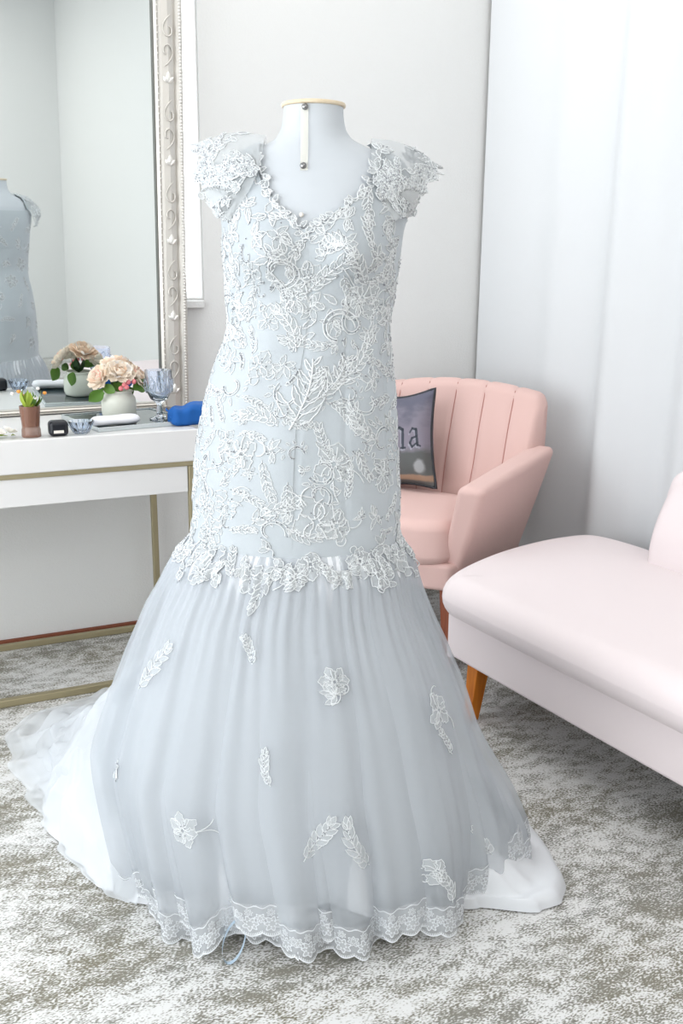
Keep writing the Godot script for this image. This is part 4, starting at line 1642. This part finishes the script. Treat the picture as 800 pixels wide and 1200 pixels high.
func build_form() -> void:
	var rr := Vector3(cos(deg_to_rad(25.5)), 0, sin(deg_to_rad(25.5)))
	var toward := Vector3(-sin(deg_to_rad(25.5)), 0, cos(deg_to_rad(25.5)))
	var t := thing("dress_form", "white cloth dress form with a pale wood neck cap, wearing the wedding dress", "mannequin", Transform3D(Basis(rr, Vector3.UP, toward), AXIS))
	var g := PackedVector3Array()
	var n := 96
	var rows := 130
	for j in rows + 1:
		var y := lerpf(1.484, 0.80, (j / float(rows)) ** 1.5)
		for i in n:
			g.append(torso(TAU * i / n, y, -0.001 - 0.003 * smoothstep(1.28, 1.24, y)))
	var m := MB.new()
	m.grid(g, n, rows + 1, true)
	put("torso", m, M.form_cloth, t)
	var cap := MB.new()
	cap.lathe(PackedVector2Array([Vector2(0, 1.4825), Vector2(0.053, 1.483), Vector2(0.0555, 1.4845), Vector2(0.0560, 1.487), Vector2(0.0550, 1.4895), Vector2(0.050, 1.4905), Vector2(0, 1.491)]), 48, 1.0, 0.93)
	put("neck_cap", cap, M.pale_wood, t, shift(0.007, 0, 0))
	# clear strap with two snaps and a pearl button below
	var sp := PackedVector3Array()
	for j in 17:
		var y := lerpf(1.478, 1.372, j / 16.0)
		for x in [-0.0062, 0.0062]:
			var phi := bodice_phi(-0.006 + x, y)
			sp.append(torso(phi, y, 0.0018))
	var sm := MB.new()
	sm.grid(sp, 2, 17)
	put("clear_strap", sm.mesh(false), M.clear_strap, t)
	for q in [[1.474, -0.005], [1.379, -0.007]]:
		var s := MB.new()
		s.lathe(PackedVector2Array([Vector2(0, -0.001), Vector2(0.0055, -0.001), Vector2(0.0055, 0.001), Vector2(0.0035, 0.003), Vector2(0, 0.0036)]), 16)
		var phi := bodice_phi(q[1], q[0])
		put("snap", s, M.snap_steel, t, Transform3D(Basis(Vector3.RIGHT, PI * 0.5), torso(phi, q[0], 0.003)))
	var pr := MB.new()
	pr.lathe(PackedVector2Array([Vector2(0, -0.004), Vector2(0.003, -0.003), Vector2(0.0042, 0.0), Vector2(0.003, 0.003), Vector2(0, 0.0042)]), 14)
	put("pearl_button", pr, M.pearl, t, Transform3D(Basis.IDENTITY, torso(bodice_phi(-0.009, 1.300), 1.300, 0.004)))
	var pole := MB.new()
	pole.lathe(PackedVector2Array([Vector2(0.015, 0.03), Vector2(0.015, 0.86)]), 16)
	put("stand_pole", pole, M.snap_steel, t)
	var foot := MB.new()
	foot.lathe(PackedVector2Array([Vector2(0.17, 0.001), Vector2(0.17, 0.012), Vector2(0.15, 0.02), Vector2(0.02, 0.035)]), 40)
	put("stand_base", foot, M.snap_steel, t)
	var und := MB.new()
	und.lathe(PackedVector2Array([Vector2(0.001, 0.796), Vector2(0.10, 0.80), Vector2(0.10, 0.81), Vector2(0.001, 0.815)]), 40)
	put("torso_underside", und, M.pale_wood, t)

# ---------------------------------------------------------------- things on the vanity
const TABLE_Y := 0.7715

func leaf_blade(l: float, w: float, droop: float) -> MB:
	var pts := PackedVector3Array()
	for j in 8:
		var q := j / 7.0
		var ww := w * 0.5 * sin(PI * (0.04 + 0.94 * q) ** 0.8)
		for i in 5:
			var s := (i - 2) / 2.0
			pts.append(Vector3(s * ww, l * q * (1.0 - 0.15 * droop * q) + 0.0, -droop * l * q * q * 0.5 + absf(s) * ww * 0.25))
	var m := MB.new()
	m.grid(pts, 5, 8)
	return m

func petal(l: float, w: float, cup: float) -> MB:
	var pts := PackedVector3Array()
	for j in 7:
		var q := j / 6.0
		var ww := w * 0.5 * (0.35 + 0.65 * sin(PI * 0.5 * q)) * (1.0 if q < 0.8 else sqrt(maxf(0.05, 1.0 - ((q - 0.8) / 0.24) ** 2)))
		for i in 7:
			var s := (i - 3) / 3.0
			var y := l * q
			var z := cup * l * (sin(q * 2.4) * 0.5) - ww * s * s * 0.55 + 0.06 * l * sin(s * 5.0) * q * q
			pts.append(Vector3(s * ww, y, z))
	var m := MB.new()
	m.grid(pts, 7, 7)
	return m

func build_rose(parent: Node3D, at: Vector3, facing: Vector3, r: float, mats: Array) -> void:
	var o := Node3D.new()
	o.name = "rose"
	parent.add_child(o, true)
	var f := facing.normalized()
	var x := f.cross(Vector3(0.3, 1.0, 0.2)).normalized()
	o.transform = Transform3D(Basis(x, f, x.cross(f)), at)
	var heart := MB.new()
	heart.lathe(PackedVector2Array([Vector2(0, -0.1 * r), Vector2(0.25 * r, 0.05 * r), Vector2(0.30 * r, 0.35 * r), Vector2(0.18 * r, 0.52 * r), Vector2(0, 0.5 * r)]), 12)
	put("rose_heart", heart, mats[1], o)
	var k := 0
	for ring in 4:
		var n: int = [4, 6, 8, 9][ring]
		var tilt: float = [0.10, 0.42, 0.85, 1.25][ring]
		var mesh := petal(r * [0.62, 0.75, 0.9, 0.98][ring], r * [0.62, 0.75, 0.82, 0.85][ring], 0.42).mesh(false)
		for i in n:
			var a := TAU * (i + 0.37 * ring) / n + rng.randf_range(-0.12, 0.12)
			var b := Basis(Vector3.UP, a) * Basis(Vector3.RIGHT, tilt + rng.randf_range(-0.1, 0.1))
			put("petal", mesh, mats[0] if (k + ring) % 3 else mats[ring % mats.size()], o, Transform3D(b, Basis(Vector3.UP, a) * Vector3(0, 0, r * 0.14 * ring * 0.5)))
			k += 1

func build_table_things() -> void:
	# tray
	var tb := Transform3D(Basis(Vector3.UP, 0.16), Vector3(0.640, TABLE_Y, -2.865))
	var tray := thing("tray", "dark mirrored tray with a thin bright rim under the flower jar and goblet", "tray", tb)
	put("tray_plate", box(Vector3(-0.142, 0, -0.155), Vector3(0.142, 0.010, 0.155), 0.003), M.tray_dark, tray)
	var rim := MB.new()
	rim.add(box(Vector3(-0.147, 0, 0.155), Vector3(0.147, 0.013, 0.160), 0.001))
	rim.add(box(Vector3(-0.147, 0, -0.160), Vector3(0.147, 0.013, -0.155), 0.001))
	rim.add(box(Vector3(-0.147, 0, -0.155), Vector3(-0.142, 0.013, 0.155), 0.001))
	rim.add(box(Vector3(0.142, 0, -0.155), Vector3(0.147, 0.013, 0.155), 0.001))
	put("tray_rim", rim, M.tray_rim, tray)
	var ty := TABLE_Y + 0.0103
	# flower jar
	var v := thing("flower_vase", "cream stoneware jar of cream and peach silk roses on the dark tray", "vase", shift(0.624, ty, -2.885))
	var jar := MB.new()
	jar.lathe(PackedVector2Array([Vector2(0.040, 0.0), Vector2(0.047, 0.003), Vector2(0.051, 0.014), Vector2(0.052, 0.045), Vector2(0.050, 0.060), Vector2(0.042, 0.070), Vector2(0.040, 0.074), Vector2(0.044, 0.079), Vector2(0.044, 0.082), Vector2(0.040, 0.083), Vector2(0.036, 0.078), Vector2(0.036, 0.060)]), 40)
	put("jar", jar, M.ceramic, v)
	build_rose(v, Vector3(0.000, 0.135, 0.030), Vector3(0.05, 0.75, 0.7), 0.040, [M.petal_cream, M.petal_peach, M.petal_white])
	build_rose(v, Vector3(-0.052, 0.122, 0.010), Vector3(-0.7, 0.6, 0.5), 0.037, [M.petal_cream, M.petal_blush, M.petal_peach])
	build_rose(v, Vector3(0.054, 0.120, 0.012), Vector3(0.8, 0.5, 0.45), 0.035, [M.petal_cream, M.petal_peach, M.petal_blush])
	build_rose(v, Vector3(0.005, 0.150, -0.035), Vector3(0.1, 0.9, -0.4), 0.042, [M.petal_peach, M.petal_cream, M.petal_white])
	for q in [[-0.055, 0.088, 0.040, 2.35, 0.062, 0.040, 0.2], [0.035, 0.088, 0.048, -0.95, 0.066, 0.036, 0.3], [0.0, 0.080, 0.035, 0.25, 0.050, 0.030, 0.2], [-0.02, 0.082, 0.046, 1.0, 0.05, 0.03, 0.3], [0.055, 0.085, 0.0, -1.4, 0.06, 0.036, 0.5], [-0.03, 0.085, -0.04, 2.6, 0.06, 0.035, 0.4], [0.03, 0.085, -0.04, -2.4, 0.06, 0.035, 0.4]]:
		put("leaf", leaf_blade(q[4], q[5], q[6]).mesh(false), M.leaf_green, v, Transform3D(Basis(Vector3.BACK, q[3]) * Basis(Vector3.RIGHT, -0.5), Vector3(q[0], q[1], q[2])))
	for k in 5:
		put("leaf", leaf_blade(0.055, 0.026, 0.3).mesh(false), M.leaf_dark, v, Transform3D(Basis(Vector3.UP, k * 1.3) * Basis(Vector3.RIGHT, 0.6), Vector3(0, 0.078, 0)))
	for q in [[0.006, 0.105, 0.062], [0.018, 0.112, 0.062], [0.012, 0.097, 0.064], [0.036, 0.112, 0.056], [-0.004, 0.094, 0.060]]:
		var b := MB.new()
		b.lathe(PackedVector2Array([Vector2(0, -0.008), Vector2(0.006, -0.005), Vector2(0.008, 0), Vector2(0.006, 0.005), Vector2(0, 0.009)]), 12)
		put("berry", b, M.berry_pink, v, shift(q[0], q[1], q[2]))
	# folded towel roll in front of the jar
	var tw := thing("towel", "small rolled white towel lying on the tray in front of the flower jar", "towel", Transform3D(Basis(Vector3.UP, 0.20), Vector3(0.580, ty, -2.738)))
	var roll := MB.new()
	var rp := PackedVector3Array()
	for j in 25:
		var q := j / 24.0
		var rr := 0.017 * minf(1.0, sqrt(maxf(0.0, 1.0 - absf(2.0 * q - 1.0) ** 8)) + 0.03) * (1.0 + 0.05 * sin(q * 11.0))
		for k in 18:
			var a := TAU * k / 18.0
			rp.append(Vector3((q - 0.5) * 0.148, 0.0145 + sin(a) * rr * 0.85, cos(a) * rr * 1.5))
	roll.grid(rp, 18, 25, true)
	put("roll", roll, M.towel, tw)
	# goblet
	var gb := thing("goblet", "clear pressed glass goblet with a short stem on the tray", "glass", shift(0.727, ty, -2.800))
	var gl := MB.new()
	gl.lathe(PackedVector2Array([Vector2(0.030, 0.0), Vector2(0.031, 0.003), Vector2(0.012, 0.009), Vector2(0.008, 0.018), Vector2(0.011, 0.028), Vector2(0.007, 0.040), Vector2(0.010, 0.050), Vector2(0.026, 0.062), Vector2(0.037, 0.085), Vector2(0.041, 0.110), Vector2(0.040, 0.148), Vector2(0.0385, 0.148), Vector2(0.038, 0.110), Vector2(0.034, 0.086), Vector2(0.022, 0.066), Vector2(0, 0.058)]), 40)
	put("bowl", gl, M.goblet_glass, gb)
	for k in 9:
		var fa := MB.new()
		var path := PackedVector3Array()
		for j in 12:
			var a := TAU * j / 12.0
			path.append(Vector3(cos(a) * 0.009, 0.102 + sin(a) * 0.020, 0.0418 - 0.0035 * absf(sin(a)) * (0.6 if sin(a) < 0 else 0.0)))
		fa.tube(path, 0.0016, 5, 0.0, true)
		put("pressed_oval", fa, M.goblet_glass, gb, Transform3D(Basis(Vector3.UP, TAU * k / 9.0), Vector3.ZERO))
	# blue pouch
	var bp := thing("velvet_pouch", "royal blue velvet pouch at the right end of the vanity", "pouch", Transform3D(Basis(Vector3.UP, 0.10), Vector3(0.803, TABLE_Y, -2.735)))
	var pm := MB.new().rbox(Vector3(0.13, 0.066, 0.075), 0.018, 4, Vector3i(10, 6, 6)).deform(func(p):
		var q := Vector3(p.x, p.y + 0.033, p.z)
		var u: float = (q.x + 0.065) / 0.13
		q.y *= 0.72 + 0.35 * u + 0.05 * sin(u * 14.0 + q.z * 40.0)
		q.z *= 0.85 + 0.2 * sin(u * 3.0)
		q.z += 0.004 * sin(u * 22.0) * (q.y / 0.07)
		return q)
	put("pouch_body", pm, M.blue_velvet, bp)
	var lipm := MB.new()
	var lpp := PackedVector3Array()
	for i in 16:
		lpp.append(Vector3(-0.058 + 0.008 * sin(i * 0.8), 0.010 + 0.0025 * i, 0.030 - 0.004 * i))
	lipm.tube(lpp, 0.004, 6, 0.5)
	put("gathered_edge", lipm, M.blue_velvet, bp)
	# potted herb in a bronze glass
	var po := thing("potted_plant", "small lime green plant in a bronze tinted glass tumbler at the vanity's front edge", "plant", shift(0.338, TABLE_Y, -2.682))
	var cup := MB.new()
	cup.lathe(PackedVector2Array([Vector2(0.024, 0.0), Vector2(0.026, 0.002), Vector2(0.0255, 0.020), Vector2(0.0235, 0.026), Vector2(0.028, 0.085), Vector2(0.0265, 0.085), Vector2(0.022, 0.028), Vector2(0, 0.026)]), 24)
	put("tumbler", cup, M.bronze_glass, po)
	var so := MB.new()
	so.lathe(PackedVector2Array([Vector2(0.001, 0.030), Vector2(0.021, 0.030), Vector2(0.025, 0.076), Vector2(0.001, 0.080)]), 20)
	put("soil", so, M.soil, po)
	for k in 26:
		var a := rng.randf() * TAU
		var tl := rng.randf_range(0.1, 1.05)
		var lm := leaf_blade(rng.randf_range(0.028, 0.052), rng.randf_range(0.011, 0.019), 0.5)
		put("leaf", lm.mesh(false), M.leaf_lime if k % 3 else M.leaf_green, po, Transform3D(Basis(Vector3.UP, a) * Basis(Vector3.RIGHT, tl), Vector3(sin(a) * 0.012, 0.078 + rng.randf() * 0.012, cos(a) * 0.012)))
	for k in 6:
		var a := k * 1.05 + 0.3
		var b := MB.new()
		b.lathe(PackedVector2Array([Vector2(0, -0.004), Vector2(0.006, 0), Vector2(0.004, 0.005), Vector2(0, 0.006)]), 8)
		put("bud", b, M.bloom_orange if k % 2 else M.petal_white, po, shift(sin(a) * 0.042, 0.108 + 0.009 * (k % 3), cos(a) * 0.034))
	# navy jar
	var nb := thing("ring_box", "small navy rounded box with a pale blank plate on its front, beside the bronze tumbler", "box", shift(0.408, TABLE_Y, -2.672))
	put("box_body", MB.new().rbox(Vector3(0.052, 0.043, 0.040), 0.012, 4).moved(shift(0, 0.0215, 0)), M.navy, nb)
	put("plate", box(Vector3(-0.015, 0.009, 0.0195), Vector3(0.012, 0.017, 0.0212), 0.0006), M.pearl, nb)
	# cut glass dish
	var cd := thing("glass_dish", "small low cut glass dish between the navy box and the tray", "dish", shift(0.472, TABLE_Y, -2.685))
	var dm := MB.new()
	dm.lathe(PackedVector2Array([Vector2(0.018, 0.0), Vector2(0.020, 0.003), Vector2(0.030, 0.022), Vector2(0.036, 0.036), Vector2(0.034, 0.036), Vector2(0.027, 0.022), Vector2(0.015, 0.006), Vector2(0, 0.005)]), 24)
	put("dish", dm, M.goblet_glass, cd)
	for k in 12:
		var s := MB.new()
		s.tube(PackedVector3Array([Vector3(0, 0.004, 0.0205), Vector3(0, 0.022, 0.0305), Vector3(0, 0.034, 0.0362)]), 0.0022, 5)
		put("cut_rib", s, M.goblet_glass, cd, Transform3D(Basis(Vector3.UP, TAU * k / 12.0), Vector3.ZERO))
	# white flowers lying at the left edge of the view
	var wf := thing("flower_sprig", "sprig of white flowers with green leaves lying at the vanity's front left", "flower", shift(0.262, TABLE_Y, -2.690))
	for q in [[-0.045, 0.012, 0.0, 0.2], [-0.012, 0.013, 0.012, 1.1], [0.020, 0.011, -0.004, 2.0]]:
		var o := Node3D.new()
		o.name = "blossom"
		wf.add_child(o, true)
		o.transform = Transform3D(Basis.from_euler(Vector3(0.5, q[3], 0)), Vector3(q[0], q[1] + 0.002, q[2]))
		var pm2 := petal(0.022, 0.016, 0.3).mesh(false)
		for k in 7:
			put("petal", pm2, M.petal_white, o, Transform3D(Basis(Vector3.UP, TAU * k / 7.0) * Basis(Vector3.RIGHT, 1.0), Vector3.ZERO))
	for k in 5:
		put("leaf", leaf_blade(0.035, 0.013, 0.1).mesh(false), M.leaf_lime, wf, Transform3D(Basis(Vector3.UP, k * 1.4 + 0.5) * Basis(Vector3.RIGHT, 1.35), Vector3(-0.03 + 0.015 * k, 0.006, 0.004)))
